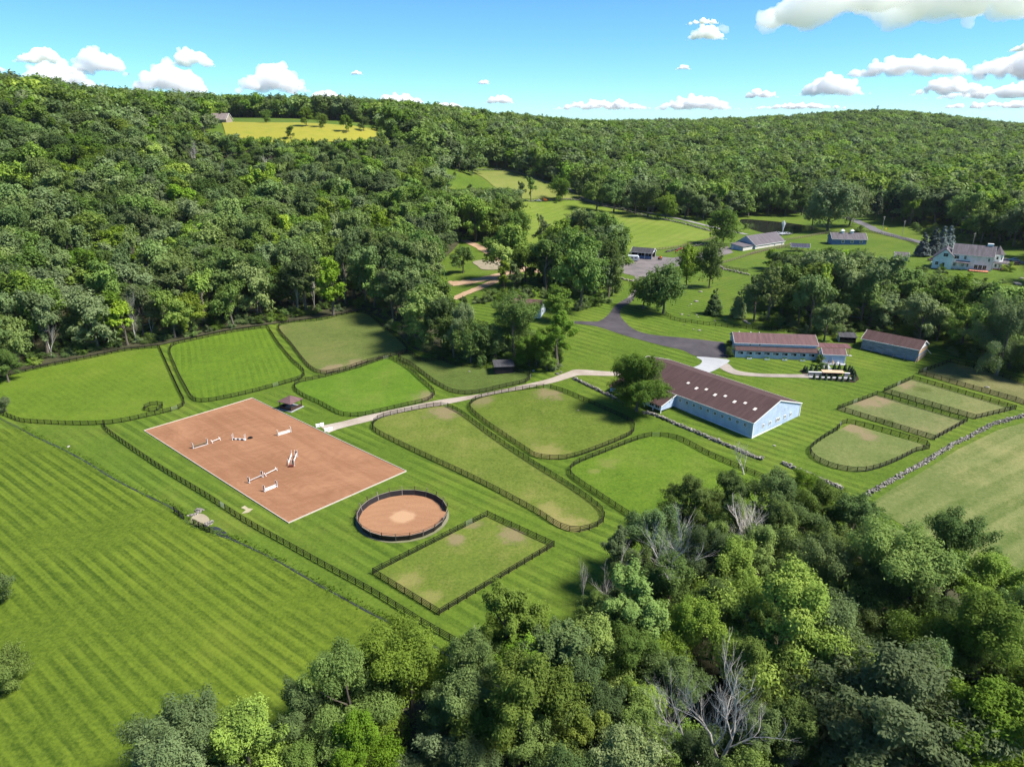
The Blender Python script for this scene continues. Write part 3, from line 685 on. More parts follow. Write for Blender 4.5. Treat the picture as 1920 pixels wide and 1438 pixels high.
# tack shed beside the stable
b = bld('tack_shed', 'small pale blue shed with brown roof beside the stable', (1583, 682), 172)
walls(b, 4.6, 6.8, 2.9, 4.2, pale_blue_m); roof_slabs(b, 4.6, 6.8, 2.9, 4.2, rose_roof, .25, .3); corners(b, 4.6, 6.8, 2.9, base=.2)
MB().tube([(-.08, 3.9, 2.8), (-.08, 3.9, .2)], .08, 6).obj('downspout', white_m, b)
MB().box((-.9, 2.8, .02), (1.7, 6.2, .12)).obj('patio_slab', concrete, b)
for i, y in enumerate((2.2, 3.6, 5.0)):
    o = empty('garden_chair', b.matrix_basis @ Vector((-1.0, y, .08)), b.rotation_euler.z + .4 * i, ('white', 'tan', 'dark')[i] + ' garden chair in front of the small blue shed', 'chair', 'chairs by the tack shed')
    mm = (white_m, tan_wood, dark_wood)[i]
    MB().box((0, 0, .42), (.5, .5, .06)).obj('seat', mm, o); MB().box((.24, 0, .75), (.06, .5, .6)).obj('backrest', mm, o)
    for sx_ in (-.2, .2):
        for sy_ in (-.2, .2): MB().box((sx_, sy_, .2), (.06, .06, .4)).obj('leg', mm, o)
# timber shelter behind the shed
b = bld('timber_shelter', 'open timber shelter with flat roof behind the small shed', (1592, 668), 173)
L = 11.5; wd = 3.4
MB().prism([(-.3, 2.75), (wd + .3, 3.05), (wd + .3, 3.2), (-.3, 2.9)], -.3, L + .3, 'y').obj('roof', maroon_roof, b)
MB().bar((-.28, -.3, 2.72), (-.28, L + .3, 2.72), .1, .22).obj('beam', tan_wood, b)
for x in (.05, wd):
    for y in (.1, 3.9, 7.7, L - .1): MB().box((x, y, 1.25), (.18, .18, 2.9)).obj('post', tan_wood, b)
for z in (.6, 1.2): MB().bar((.05, -.02, z), (wd, -.02, z), .06, .16).obj('rail', tan_wood, b)
MB().box((wd / 2, L / 2 - 1, .02), (wd, L, .1)).obj('floor_slab', concrete, b)
# weathered storage shed
b = bld('storage_shed', 'weathered grey plank shed with brown roof and bracing poles', (131.05, 217.18, 5.23), 135.15)
w, L, h, rh = 8.6, 17.8, 4.1, 6.1
MB().prism([(.05, -.4), (w - .05, -.4), (w - .05, h), (.05, h)], .05, L - .05, 'y').obj('wall', grey_wood, b)
MB().prism([(0, h - .1), (w, h - .1), (w / 2, rh - .12)], .02, .1, 'y').obj('gable', white_side_m, b)
MB().prism([(0, h - .1), (w, h - .1), (w / 2, rh - .12)], L - .1, L - .02, 'y').obj('gable', white_side_m, b)
roof_slabs(b, w, L, h, rh, brown_roof, .5, .3)
for i in range(7): # planks of the bare gable wall
    MB().box((w / 2, .02, .25 + i * .52), (w - .02, .06, .46)).obj('plank', (orange_wood, grey_wood, orange_wood, tan_wood)[(i * 3 + 1) % 4] if i > 3 else (grey_wood if i % 2 else tan_wood), b)
for i in range(6):
    y = .2 + i * (L - .4) / 5
    MB().box((-.03, y, 1.9), (.2, .25, 4.2)).obj('post', grey_wood, b); MB().bar((0, y, 1.3), (-1.3, y, -.05), .12).obj('brace', tan_wood, b)
for i in range(5):
    for k in range(7): MB().box((.0, .2 + (i + .5) * (L - .4) / 5, .2 + k * .5), (.08, (L - .4) / 5 - .3, .44)).obj('plank', grey_wood, b)
MB().bar((w, .3, 2.6), (w + 2.6, -1.0, .1), .18).obj('brace', white_m, b)
# little dark run-in shed behind it
b = bld('run_in_shed', 'small dark open-front shed between stable and grey plank shed', (1604, 644), 168)
MB().prism([(0, -.3), (.0, 2.1), (3.4, 2.7), (3.4, -.3)], 5.3, 5.4, 'y').obj('side_wall', pale_blue_m, b); MB().prism([(0, -.3), (.0, 2.1), (3.4, 2.7), (3.4, -.3)], 0, .1, 'y').obj('side_wall', dark_wood, b)
MB().box((3.35, 2.7, 1.2), (.1, 5.2, 2.9)).obj('back_wall', black_wood, b)
MB().prism([(-.4, 2.0), (3.7, 2.72), (3.7, 2.86), (-.4, 2.14)], -.25, 5.65, 'y').obj('roof', dark_roof, b)
for y in (.15, 2.7, 5.25): MB().box((.06, y, 1), (.14, .14, 2.2)).obj('post', dark_wood, b)
MB().box((.03, 2.7, .5), (.06, 5, .9)).obj('half_door', dark_wood, b)
# black run-in shed in the small paddock
b = bld('run_in_shed', 'black wooden run-in shed with lean-to roof under the trees', (963, 699), 187)
MB().prism([(0, -.3), (0, 2.2), (4.4, 2.75), (4.4, -.3)], 0, .12, 'y').obj('side_wall', black_wood, b); MB().prism([(0, -.3), (0, 2.2), (4.4, 2.75), (4.4, -.3)], 5.9, 6.0, 'y').obj('side_wall', black_wood, b)
for i in range(5): MB().box((.04, 3.0, .1 + i * .44), (.1, 5.76, .40)).obj('plank', black_wood, b)
MB().box((.12, 3.0, 1.0), (.05, 5.7, 2.4)).obj('front_wall', black_wood, b)
MB().prism([(-.35, 2.16), (4.8, 2.8), (4.8, 2.95), (-.35, 2.31)], -.3, 6.3, 'y').obj('roof', dark_roof, b)
# farmhouse half hidden by trees
b = bld('cottage', 'blue-grey cottage with maroon roof half hidden behind trees', (1012, 597), 163)
walls(b, 8, 14.5, 3.4, 6.0, pale_blue_m); roof_slabs(b, 8, 14.5, 3.4, 6.0, maroon_roof, .4, .35); corners(b, 8, 14.5, 3.4, base=.2)
for y in (2.5, 6, 9.5, 12.5): window(b, (-.002, y, 1.7), FX, 1.0, 1.3)
window(b, (4, -.002, 1.9), FY, 1.2, 1.3); window(b, (4, -.002, 4.3), FY, .8, .8)
MB().box((4.0, 9, 6.3), (.8, .8, 1.4)).obj('chimney', mat('chimney_brick', (.25, .12, .09), .9), b)
# open pole barn by the parking apron
b = bld('pole_barn', 'open pole barn with charcoal roof beside the parking area', (1222, 487), 155, cat='barn')
w, L, h, rh = 7.4, 11.5, 3.4, 5.3
roof_slabs(b, w, L, h, rh, dark_roof, .4, .4)
MB().prism([(0, h - .1), (w, h - .1), (w / 2, rh - .1)], .05, .15, 'y').obj('gable', pale_blue_m, b)
MB().prism([(0, -.3), (w, -.3), (w, h), (w / 2, rh - .1), (0, h)], L - .12, L, 'y').obj('back_wall', dark_wood, b)
MB().box((w - .05, L / 2, 1.6), (.1, L - .3, 3.6)).obj('side_wall', dark_wood, b)
MB().box((.05, L / 2, .7), (.1, L - .3, 1.9)).obj('half_wall', deep_blue_m, b)
for y in (.1, 3.9, 7.7, L - .2):
    for x in (-.02, w): MB().box((x, y, 1.5), (.24, .24, 3.9)).obj('post', white_m, b)
MB().box((-1.6, L + 1.8, 1.25), (3.2, 3, 2.8)).obj('side_shed', black_wood, b); MB().prism([(-3.5, 2.4), (.2, 2.9), (.2, 3.05), (-3.5, 2.55)], L + .1, L + 3.5, 'y').obj('side_shed_roof', dark_roof, b)
# barn by the pond
b = bld('pond_barn', 'blue-gabled barn with long grey roof beside the pond', (160.48, 420.71, 8.0), 214.6, cat='barn')
w, L, h, rh = 13.4, 26.7, 2.4, 6.8
MB().prism([(0, -.6), (w, -.6), (w, h), (w / 2, rh), (0, h)], 0, L - .2, 'y').obj('wall', cream_m, b)
MB().prism([(-.02, -.6), (w + .02, -.6), (w + .02, h), (w / 2, rh), (-.02, h)], L - .18, L, 'y').obj('gable_wall', blue_m, b)
roof_slabs(b, w, L, h, rh, grey_roof, .4, .3)
MB().prism([(1.0, -1.0), (9.5, -1.0), (9.5, 3.0), (1.0, 2.2)], L + .01, L + 9.5, 'y').obj('annex', blue_m, b)
MB().prism([(.6, 2.2), (9.9, 3.08), (9.9, 3.25), (.6, 2.37)], L + .02, L + 10, 'y').obj('annex_roof', grey_roof, b)
MB().box((.97, L + 4.8, .6), (.06, 9.3, 3.3)).obj('annex_side', cream_m, b)
window(b, (8.2, L + 9.502, .7), BY, 1.1, 2.2, 1, 1, gl=white_m, name='door')
for y in (2.2, 9): window(b, (-.002, y, 1.0), FX, .9, 1.2, gl=dark_m)
# open pavilion
b = bld('pavilion', 'open pavilion with navy roof on timber posts', (1516, 473), 165, cat='pavilion')
roof_slabs(b, 5, 9, 2.6, 4.1, navy_roof, .4, .5)
MB().prism([(0, 2.5), (5, 2.5), (2.5, 4.0)], .1, .2, 'y').obj('gable', cream_m, b)
for y in (.2, 3, 6, 8.8):
    for x in (.1, 4.9): MB().box((x, y, 1.2), (.2, .2, 2.8)).obj('post', tan_wood, b)
for y in (.2, 4.5, 8.8): MB().box((2.5, y, 2.5), (4.8, .14, .2)).obj('tie_beam', tan_wood, b)
# cupola barn
b = bld('cupola_barn', 'dark blue barn with grey roof and two white cupolas', (1624, 459), 172, cat='barn')
walls(b, 10, 19, 2.9, 5.8, deep_blue_m); roof_slabs(b, 10, 19, 2.9, 5.8, grey_roof, .4, .4)
for y in (7.3, 12.6):
    c = MB().box((5, y, 6.3), (1.5, 1.5, 1.6)).obj('cupola', white_m, b); MB().add([(3.9, y - 1.1, 7.1), (6.1, y - 1.1, 7.1), (6.1, y + 1.1, 7.1), (3.9, y + 1.1, 7.1), (5, y, 8.0)], [(0, 1, 4), (1, 2, 4), (2, 3, 4), (3, 0, 4), (3, 2, 1, 0)]).obj('cupola_roof', white_m, c)
for y in (3, 8, 13): window(b, (-.002, y, 1.5), FX, 1.4, 1.4, fw=.2)
# white house with wing and turret
b = bld('house', 'large white two-storey house with grey roof, wing and corner turret', (1857, 509), 147, cat='house')
L, w, h, rh = 16, 10, 6.6, 10.4
walls(b, w, L, h, rh, white_side_m); roof_slabs(b, w, L, h, rh, grey_roof, .45, .4); corners(b, w, L, h, base=.5)
wy0, wl, wh, wrh = 15.5, 8.0, 5.6, 8.6   # wing: ridge along X
MB().prism([(wy0, -.6), (wy0 + wl, -.6), (wy0 + wl, wh - 1.6), (wy0 + wl * .42, wrh), (wy0, wh)], -2.5, 9, 'x').obj('wing_wall', white_side_m, b)
mb = MB(); mb.prism([(wy0 + wl + .5, wh - 1.95), (wy0 + wl * .42, wrh + .02), (wy0 - .5, wh - .4), (wy0 - .5, wh - .22), (wy0 + wl * .42, wrh + .22), (wy0 + wl + .5, wh - 1.75)], -2.9, 9.3, 'x'); mb.obj('wing_roof', grey_roof, b)
for y, z, ww in ((14.2, 5.0, 1.9), (10.8, 5.1, .9), (1.5, 4.9, .7)): window(b, (-.002, y, z), FX, ww, 1.4)
for y, ww in ((14.4, 1.4), (11.3, .9), (9.2, .9)): window(b, (-.002, y, 1.7), FX, ww, 1.5)
for y in (2.6, 4.3, 6.0): window(b, (-.002, y, 1.3), FX, 1.4, 2.1, 2, 1, name='patio_door')
for y, z, ww in ((18.6, 6.0, 1.9), (21.6, 1.9, 1.3)): window(b, (-2.502, y, z), FX, ww, 1.5)
window(b, (-2.502, 18.9, 1.3), FX, 1.0, 2.2, 1, 2, name='door')
for z in (1.6, 4.7): window(b, (2.2, -.002, z), FY, .8, 1.4); window(b, (4.0, -.002, z), FY, .8, 1.4)
p = MB().prism([(-2.4, 2.9), (0, 3.5), (0, 3.62), (-2.4, 3.02)], 8.6, 14.2, 'y').obj('porch_roof', grey_roof, b)
for y in (8.9, 11.4, 13.9): MB().box((-2.2, y, 1.2), (.2, .2, 3.4)).obj('porch_post', white_m, b)
MB().box((-2.4, 4.6, .15), (4.6, 7.5, .3)).obj('deck', mat('cedar_deck', (.42, .17, .10), .8), b)
for q in range(8): MB().box((-4.6, 1.1 + q, .7), (.08, .08, .9)).obj('baluster', tan_wood, b)
MB().box((5.6, 2.1, 10.4), (1.6, 2.4, 2.2)).obj('chimney', white_m, b)
tx, ty, tr = 8.6, -1.6, 2.5
oc = [(tx + tr * math.cos(R(22.5 + 45 * i)), ty + tr * math.sin(R(22.5 + 45 * i))) for i in range(8)]
MB().prism(oc, -.6, 6.9, 'z').obj('turret', white_side_m, b)
oc2 = [(tx + (tr + .5) * math.cos(R(22.5 + 45 * i)), ty + (tr + .5) * math.sin(R(22.5 + 45 * i)), 6.8) for i in range(8)]
MB().add(oc2 + [(tx, ty, 10.6)], [(i, (i + 1) % 8, 8) for i in range(8)] + [tuple(reversed(range(8)))]).obj('turret_roof', grey_roof, b)
for i in (4, 5, 6, 7):
    a = R(45 * i); 
    for z in (1.8, 5.2): window(b, (tx + tr * .925 * math.cos(a), ty + tr * .925 * math.sin(a), z), a + math.pi / 2, .85, 1.4, 1, 2)
MB().prism([(5, 3.0), (12, 3.0), (11.5, 3.5), (5.5, 3.5)], -6.6, -.5, 'y').obj('veranda_roof', grey_roof, b)
MB().box((8.3, -3.6, .3), (6.6, 5.6, .3)).obj('veranda_floor', mat('cedar_floor', (.34, .13, .10), .8), b)
for x, y in ((5.1, -6.4), (8.3, -6.4), (11.5, -6.4), (5.1, -3.4), (5.1, -.7)): MB().box((x, y, 1.2), (.18, .18, 3.7)).obj('veranda_post', white_m, b)
# garden shed, valley house, hilltop house
b = bld('garden_shed', 'small white garden shed beside the spruces', (1702, 490), 160); walls(b, 4.5, 6, 2.4, 3.9, cream_m); roof_slabs(b, 4.5, 6, 2.4, 3.9, grey_roof, .3, .3)
window(b, (-.002, 3, 1.1), FX, 1.6, 2.0, 2, 1, gl=white_m, name='door')
p = at_depth(1712, 560, 0); b = bld('house', 'distant house with grey roof peeking out of the wooded valley', (p[0], 560, float(hz(p[0], 560))), 170, cat='house')
b.location.z += 3; walls(b, 10, 14, 6, 9.5, cream_m); roof_slabs(b, 10, 14, 6, 9.5, grey_roof, .4, .4); MB().box((5, 7, 3), (9.9, 13.9, 12)).obj('basement', cream_m, b)
for y in (3, 7, 11): window(b, (-.002, y, 4.4), FX, 1.2, 1.4)
p = at_depth(424, 668, 75); b = bld('house', 'sunlit hilltop house with pale shingle roof above the golden field', (p[0], 668, float(hz(p[0], 668))), 168, cat='house')
walls(b, 10, 16, 3.2, 8.0, siding('tan_siding', (.26, .22, .18), .3)); roof_slabs(b, 10, 16, 3.2, 8.0, roof_mat('pale_shingles', (.22, .18, .175)), .5, .5); MB().box((5, 8, 8.4), (1.2, 1.4, 2.4)).obj('chimney', dark_wood, b)
for y in (3, 8, 13): window(b, (-.002, y, 2.2), FX, 1.4, 1.5)

# gazebo by the arena
p = at(546, 765); b = empty('gazebo', tuple(p), R(-28), 'small brown gazebo with hipped roof beside the sand arena', 'gazebo')
q = 2.1
MB().box((0, 0, .06), (5.2, 5.2, .2)).obj('floor_slab', concrete, b)
MB().add([(-2.6, -2.6, 2.55), (2.6, -2.6, 2.55), (2.6, 2.6, 2.55), (-2.6, 2.6, 2.55), (0, 0, 4.0), (-2.6, -2.6, 2.45), (2.6, -2.6, 2.45), (2.6, 2.6, 2.45), (-2.6, 2.6, 2.45)], [(0, 1, 4), (1, 2, 4), (2, 3, 4), (3, 0, 4), (8, 7, 6, 5), (0, 5, 6, 1), (1, 6, 7, 2), (2, 7, 8, 3), (3, 8, 5, 0)]).obj('roof', rose_roof, b)
for x in (-q, q):
    for y in (-q, q): MB().box((x, y, 1.3), (.2, .2, 2.4)).obj('post', dark_wood, b)
for a in range(4):
    if a == 2: continue
    m_ = Matrix.Rotation(a * math.pi / 2, 3, 'Z')
    for k in range(4): MB().box(m_ @ Vector((0, -q, .3 + k * .22)), (3.9, .08, .19), a * math.pi / 2).obj('plank', dark_wood, b)
o = empty('picnic_table', b.matrix_basis @ Vector((0, 0, .16)), b.rotation_euler.z, 'pale table and benches inside the gazebo', 'table')
MB().box((0, 0, .72), (1.7, .8, .07)).obj('table_top', cream_m, o)
for y in (-.8, .8): MB().box((0, y, .42), (1.7, .3, .06)).obj('bench', cream_m, o)
for x in (-.6, .6):
    MB().box((x, 0, .35), (.1, .6, .7)).obj('leg', tan_wood, o)
    for y in (-.8, .8): MB().box((x, y, .2), (.08, .2, .4)).obj('leg', tan_wood, o)

# round pen: leaning solid skirt, posts and top rails, gap at the right
b = empty('round_pen', (PENX, PENY, float(hz(PENX, PENY))), 0, 'round training pen with black leaning walls around reddish sand', 'pen')
skirt_m = mat('black_pen_skirt', (.018, .015, .018), .6, .3, .4, 1); grey_post = mat('grey_post', (.22, .19, .17), .8)
npn = 21; gap = {20}
ring = lambda a, r, z: (r * math.cos(a), r * math.sin(a), z)
for i in range(npn):
    a0, a1 = 2 * math.pi * (i + .35) / npn + .12, 2 * math.pi * (i + 1.35) / npn + .12
    if i not in gap:
        r0, r1 = PEN_R, PEN_R + .32
        pn = MB()
        pn.add([ring(a0, r0, 0), ring(a1, r0, 0), ring(a1, r1, 1.25), ring(a0, r1, 1.25), ring(a0, r0 + .05, 0), ring(a1, r0 + .05, 0), ring(a1, r1 + .05, 1.25), ring(a0, r1 + .05, 1.25)],
               [(0, 1, 2, 3), (7, 6, 5, 4), (3, 2, 6, 7), (0, 4, 5, 1), (1, 5, 6, 2), (0, 3, 7, 4)])
        pn.obj('wall_panel', skirt_m, b)
        for z, rr in ((1.55, .42), (1.95, .52)): MB().bar(ring(a0, PEN_R + rr, z), ring(a1, PEN_R + rr, z), .05, .05).obj('top_rail', dark_wood, b)
        MB().bar(ring(a0, PEN_R + .33, 1.28), ring(a1, PEN_R + .33, 1.28), .12, .05).obj('cap_board', grey_post, b)
    MB().bar(ring(a0, PEN_R + .02, -.1), ring(a0, PEN_R + .56, 2.1), .12, .12).obj('post', grey_post if i % 2 else dark_wood, b)

# jumps on the arena
def standard(par, x, side_m, h=1.55, panel=True):
    o = MB().box((x, 0, .06), (.12, .75, .1)).obj('wing_base', white_m, par)
    for y in (-.28, .28): MB().box((x, y, h / 2), (.09, .09, h)).obj('upright', white_m, par)
    if panel:
        for k in range(3): MB().box((x, 0, .45 + k * .42), (.05, .46, .34)).obj('panel', side_m, par)
    else: MB().box((x, 0, .3), (.05, .46, .12)).obj('crossbar', white_m, par)
def jump(label, pa, pb, side_m, rails, rail_ms, panel=True, h=1.55, extra=None):
    a, c = at(*pa), at(*pb); d = (c - a)[:2]; L = float(np.linalg.norm(d)); m_ = (a + c) / 2
    b = empty('show_jump', (m_[0], m_[1], float(hz(m_[0], m_[1])) + .1), math.atan2(d[1], d[0]), label, 'jump', 'jumps on the arena')
    for x in (-L / 2, L / 2): standard(b, x, side_m, h, panel)
    for k, z in enumerate(rails): MB().tube([(-L / 2 + .08, -.12 if k else .1, z), (L / 2 - .08, -.12 if k else .1, z)], .055, 8).obj('pole', rail_ms[k % len(rail_ms)], b)
    if extra: extra(b, L)
    return b
olive_m = mat('olive_paint', (.13, .11, .06), .7)
def low_box(b, L, m=white_m): MB().box((0, 0, .2), (L - .5, .35, .36)).obj('filler_box', m, b)
jump('olive-winged jump at the left of the arena', (362, 841), (389, 833), olive_m, (.25, .55, .7), (olive_m, olive_m), extra=lambda b, L: MB().box((0, -.3, .08), (L - .4, .12, .14)).obj('ground_line', cream_m, b))
jump('low jump with slim white posts and black-and-white filler', (437, 825), (460, 826), white_m, (.35,), (white_m,), panel=False, h=1.7,
     extra=lambda b, L: [MB().box((-L / 2 + L * (k + .5) / 6, 0, .2), (L / 6 - .04, .3, .36)).obj('filler_block', white_m if k % 2 else skirt_m, b) for k in range(6)])
jump('yellow-and-white winged jump near the arena entrance', (521, 817), (545, 810), yellow_m, (.3, .5, .75), (white_m, white_m, white_m), extra=low_box)
jump('brown-winged jump with white pole and trailing ground pole', (467, 906), (492, 895), dark_wood, (.4, .65), (white_m, cream_m))
jump('brown-winged white jump nearest the round pen', (496, 922), (519, 913), dark_wood, (.45, .7), (white_m, white_m), extra=low_box)
jump('tall double-rail oxer seen end-on in the arena centre', (550, 874), (556, 857), dark_wood, (.4, .8, 1.05), (white_m, white_m), h=1.9, extra=lambda b, L: ([MB().box((x, 1.1, .95), (.09, .09, 1.9)).obj('upright', white_m, b) for x in (-L / 2, L / 2)] + [MB().tube([(-L / 2, 1.1, z), (L / 2, 1.1, z)], .055, 8).obj('pole', white_m, b) for z in (.6, 1.0)] + [MB().box((-L / 2 - .5, .4, .25), (.5, 1.2, .5)).obj('filler_box', mat('dark_red_box', (.13, .03, .02)), b)]))
for lb, pa, pb in (('white cavaletti pole beside the olive-winged jump', (397, 831), (413, 825)), ('white cavaletti pole beyond the brown-winged jump', (497, 893), (519, 882))):
    a, c = at(*pa), at(*pb); d = (c - a)[:2]; L = float(np.linalg.norm(d)); m_ = (a + c) / 2
    b = empty('cavaletti', (m_[0], m_[1], float(hz(m_[0], m_[1])) + .1), math.atan2(d[1], d[0]), lb, 'jump pole', 'cavaletti poles on the arena')
    MB().tube([(-L / 2, 0, .4), (L / 2, 0, .4)], .07, 8).obj('pole', white_m, b)
    for x in (-L / 2 + .1, L / 2 - .1):
        for sg in (-1, 1): MB().bar((x, -.35 * sg, 0), (x, .35 * sg, .7), .09).obj('cross_leg', white_m, b)
p = at(469, 823); o = empty('folded_cover', (p[0], p[1], p[2] + .1), .4, 'dark bundled cover lying beside the black-and-white jump', 'cover')
MB().tube([(-.6, 0, .12), (-.2, .05, .3), (.3, 0, .32), (.7, .1, .1)], [.15, .32, .34, .12], 8).obj('folds', rubber, o)
for i, (q, lb) in enumerate((((596, 801), 'outer white jump block left of the arena entrance'), ((604, 799), 'inner white jump block left of the arena entrance'), ((612, 809), 'outer white jump block right of the arena entrance'), ((620, 807), 'inner white jump block right of the arena entrance'))):
    p = at(*q); o = empty('jump_block', (p[0], p[1], p[2] + .06), R(20), lb, 'jump block', 'white blocks at the arena entrance')
    MB().prism([(-.2, 0), (.2, 0), (.2, .8), (.12, .92), (-.12, .92), (-.2, .8)], -.52, .52, 'x').obj('body', white_m, o)
    for x in (-.4, .4): MB().box((x, 0, .02), (.12, .5, .06)).obj('foot', white_m, o)

# formal garden in front of the stable
garden = gxy([(1516,711),(1520,708),(1560,713),(1602,718),(1611,712),(1603,695),(1590,690),(1592,700),(1598,710),(1560,707),(1530,703)])
drape('mulch_bed', garden, .10, mat('mulch', (.035, .025, .02), .95, .1, .4, 3, obj=False), 2)
drape('mulch_bed', gxy([(1500,695),(1508,692),(1516,694),(1516,702),(1505,701)]), .10, bpy.data.materials['mulch'], 2)
drape('shed_path', gxy([(1535,667),(1546,666),(1552,682),(1562,697),(1545,698),(1538,680)]), .09, concrete, 2)
b = bld('roofed_garden_wall', 'low stone garden wall with tan roofed recess behind cone shrubs', (1592, 707), 174, cat='garden wall')
stone_block = mat('garden_stone', (.33, .30, .28), .9, .2, .35, 1.5, bump=.5)
for y0, y1 in ((0, 1.6), (8.2, 12.2)):
    n_ = max(2, round((y1 - y0) / .8))
    for r in range(3):
        for k in range(n_): MB().box((.0, y0 + (k + .5 + (.25 if r % 2 else 0) * (k < n_ - 1)) * (y1 - y0) / n_, .2 + r * .4), (.45, (y1 - y0) / n_ - .05, .36)).obj('stone', stone_block, b)
    MB().box((0, (y0 + y1) / 2, 1.27), (.6, y1 - y0 + .1, .1)).obj('coping', white_m, b)
MB().box((1.2, 4.9, .65), (.2, 6.4, 1.3)).obj('back_wall', dark_wood, b)
for y in (1.8, 4.9, 8.0): MB().box((-.3, y, .65), (.2, .2, 1.3)).obj('post', dark_wood, b)
MB().prism([(-.6, 1.32), (1.5, 1.5), (1.5, 1.62), (-.6, 1.44)], 1.65, 8.15, 'y').obj('roof', mat('tan_roof', (.48, .33, .22), .8, .2, .2), b)
MB().box((-1.0, 6, .03), (1.6, 12.5, .1)).obj('paving', concrete, b)

# vehicles and machines by the parking area
def wheel(par, x, y, r=.34, wd=.24):
    o = MB().tube([(x, y - wd / 2, r), (x, y + wd / 2, r)], r, 14).obj('wheel', rubber, par); MB().tube([(x, y - wd / 2 - .01, r), (x, y + wd / 2 + .01, r)], r * .55, 10).obj('rim', metal_m, o)
def car(label, q, rz, m, pickup=False, name='parked_car'):
    p = at(*q); o = empty(name, tuple(p + np.array((0, 0, .12))), R(rz), label, 'pickup' if pickup else 'car', 'parked cars')
    W_ = .88
    body = [(-2.3, .35), (2.3, .35), (2.35, .6), (2.25, .85), (1.1, .95), (-2.25, 1.0), (-2.35, .7)]
    MB().prism(body, -W_, W_, 'y').obj('body', m, o)
    cab = [(.95, .93), (.35, 1.5), (-.9, 1.52), (-1.05, .97)] if pickup else [(1.0, .93), (.3, 1.45), (-1.3, 1.45), (-2.1, .98)]
    c = MB().prism(cab, -W_ * .9, W_ * .9, 'y').obj('cabin', m, o)
    cx_ = sum(a for a, _ in cab) / 4; cz_ = sum(z for _, z in cab) / 4
    gl = [(cx_ + (a - cx_) * .86, cz_ + (z - cz_) * .7) for a, z in cab]
    for sgn in (-1, 1): MB().prism(gl, sgn * W_ * .9, sgn * (W_ * .9 + .015), 'y').obj('side_window', glass_m, c)
    MB().bar(((cab[0][0] + cab[1][0]) / 2 + .02, -W_ * .75, 1.22), ((cab[0][0] + cab[1][0]) / 2 + .02, W_ * .75, 1.22), .05, .42, up=(.6, 0, .8)).obj('windscreen', glass_m, c)
    for x in (-1.45, 1.45):
        for y in (-.8, .8): wheel(o, x, y)
    for y in (-.6, .6): MB().box((2.31, y, .72), (.08, .3, .14)).obj('headlight', cream_m, o); MB().box((-2.31, y, .8), (.08, .25, .15)).obj('tail_light', red_m, o)
    if pickup: MB().box((-1.65, 0, 1.0), (1.1, 1.4, .06)).obj('load_bed', dark_m, o)
    return o
carw = mat('white_car_paint', (.75, .75, .76), .25, .5, .04); card = mat('dark_car_paint', (.09, .05, .06), .25, .5, .1); carg = mat('silver_car_paint', (.42, .43, .45), .3, .5, .05)
car('white pickup truck parked by the fallen tree at the pasture edge', (1009, 378), 172, carw, True, 'pickup_truck')
car('white car half hidden by trees at the parking edge', (1160, 496), 200, carw)
car('dark car nearest the wing of the white house', (1748, 489), 190, card); car('silver car in front of the dark car by the white house', (1754, 495), 192, carg); car('white car between dark car and white house', (1760, 487), 190, carw)
car('dark car parked right of the turret house', (1903, 497), 170, card); car('silver car behind the dark car at the right of the turret house', (1900, 490), 170, carg)
p = at(1186, 490); o = empty('camper_trailer', tuple(p + np.array((0, 0, .15))), R(-12), 'white camper trailer parked beside the pole barn', 'camper')
MB().prism([(-3.2, .5), (2.7, .5), (3.3, .95), (3.25, 2.0), (2.8, 2.75), (2.2, 2.95), (-2.6, 2.95), (-3.2, 2.5)], -1.15, 1.15, 'y').obj('body', mat('camper_shell', (.68, .72, .78), .35, .4, .05), o)
for x, ww in ((1.7, .8), (-.4, 1.1), (-2.2, .7)): window(o, (x, -1.152, 1.9), FY, ww, .6, 1, 1, fr=metal_m)
window(o, (.7, -1.152, 1.5), FY, .65, 1.7, 1, 1, gl=carw, name='door')
for x in (-.5, .35):
    for y in (-1.02, 1.02): wheel(o, x, y, .33)
MB().bar((3.2, 0, .5), (4.2, 0, .5), .12).obj('tow_bar', metal_m, o); MB().box((-.8, 0, 3.02), (.8, .6, .16)).obj('roof_vent', white_m, o)
p = at(1171, 494); o = empty('horse_trailer', tuple(p + np.array((0, 0, .15))), R(-6), 'grey horse trailer beside the white camper', 'trailer')
MB().prism([(-2.0, .45), (2.0, .45), (2.1, 1.9), (1.8, 2.35), (-1.9, 2.35), (-2.05, 2.1)], -.95, .95, 'y').obj('body', mat('trailer_grey', (.40, .38, .42), .4, .4, .15), o)
for x in (-1.3, 0, 1.2): window(o, (x, -.952, 1.8), FY, .6, .35, 1, 1, fr=metal_m)
for x in (-.4, .4):
    for y in (-.9, .9): wheel(o, x, y, .32)
MB().bar((2.0, 0, .45), (3.1, 0, .45), .1).obj('tow_bar', metal_m, o)
p = at(1238, 487); o = empty('tractor', tuple(p + np.array((0, 0, .1))), R(65), 'orange tractor standing inside the pole barn', 'tractor')
MB().prism([(-1.2, .6), (1.3, .6), (1.35, 1.3), (.2, 1.4), (-.1, 1.2), (-1.2, 1.2)], -.4, .4, 'y').obj('body', orange_m, o); MB().box((-.6, 0, 1.45), (.5, .5, .5)).obj('seat', rubber, o)
for y in (-.75, .75): wheel(o, -.8, y, .65, .35); wheel(o, 1.0, y * .8, .38, .25)
MB().tube([(-1.0, -.4, 1.2), (-1.0, -.4, 2.2), (-1.0, .4, 2.2), (-1.0, .4, 1.2)], .05).obj('roll_bar', orange_m, o)
p = at(1021, 378); o = empty('wood_chipper', tuple(p + np.array((0, 0, .12))), R(172), 'orange wood chipper hitched behind the white pickup', 'chipper')
MB().box((0, 0, 1.2), (1.6, 1.4, 1.2)).obj('engine_box', orange_m, o); MB().prism([(-.8, .7), (-1.9, .5), (-1.9, 1.7), (-.8, 1.5)], -.6, .6, 'y').obj('infeed', orange_m, o)
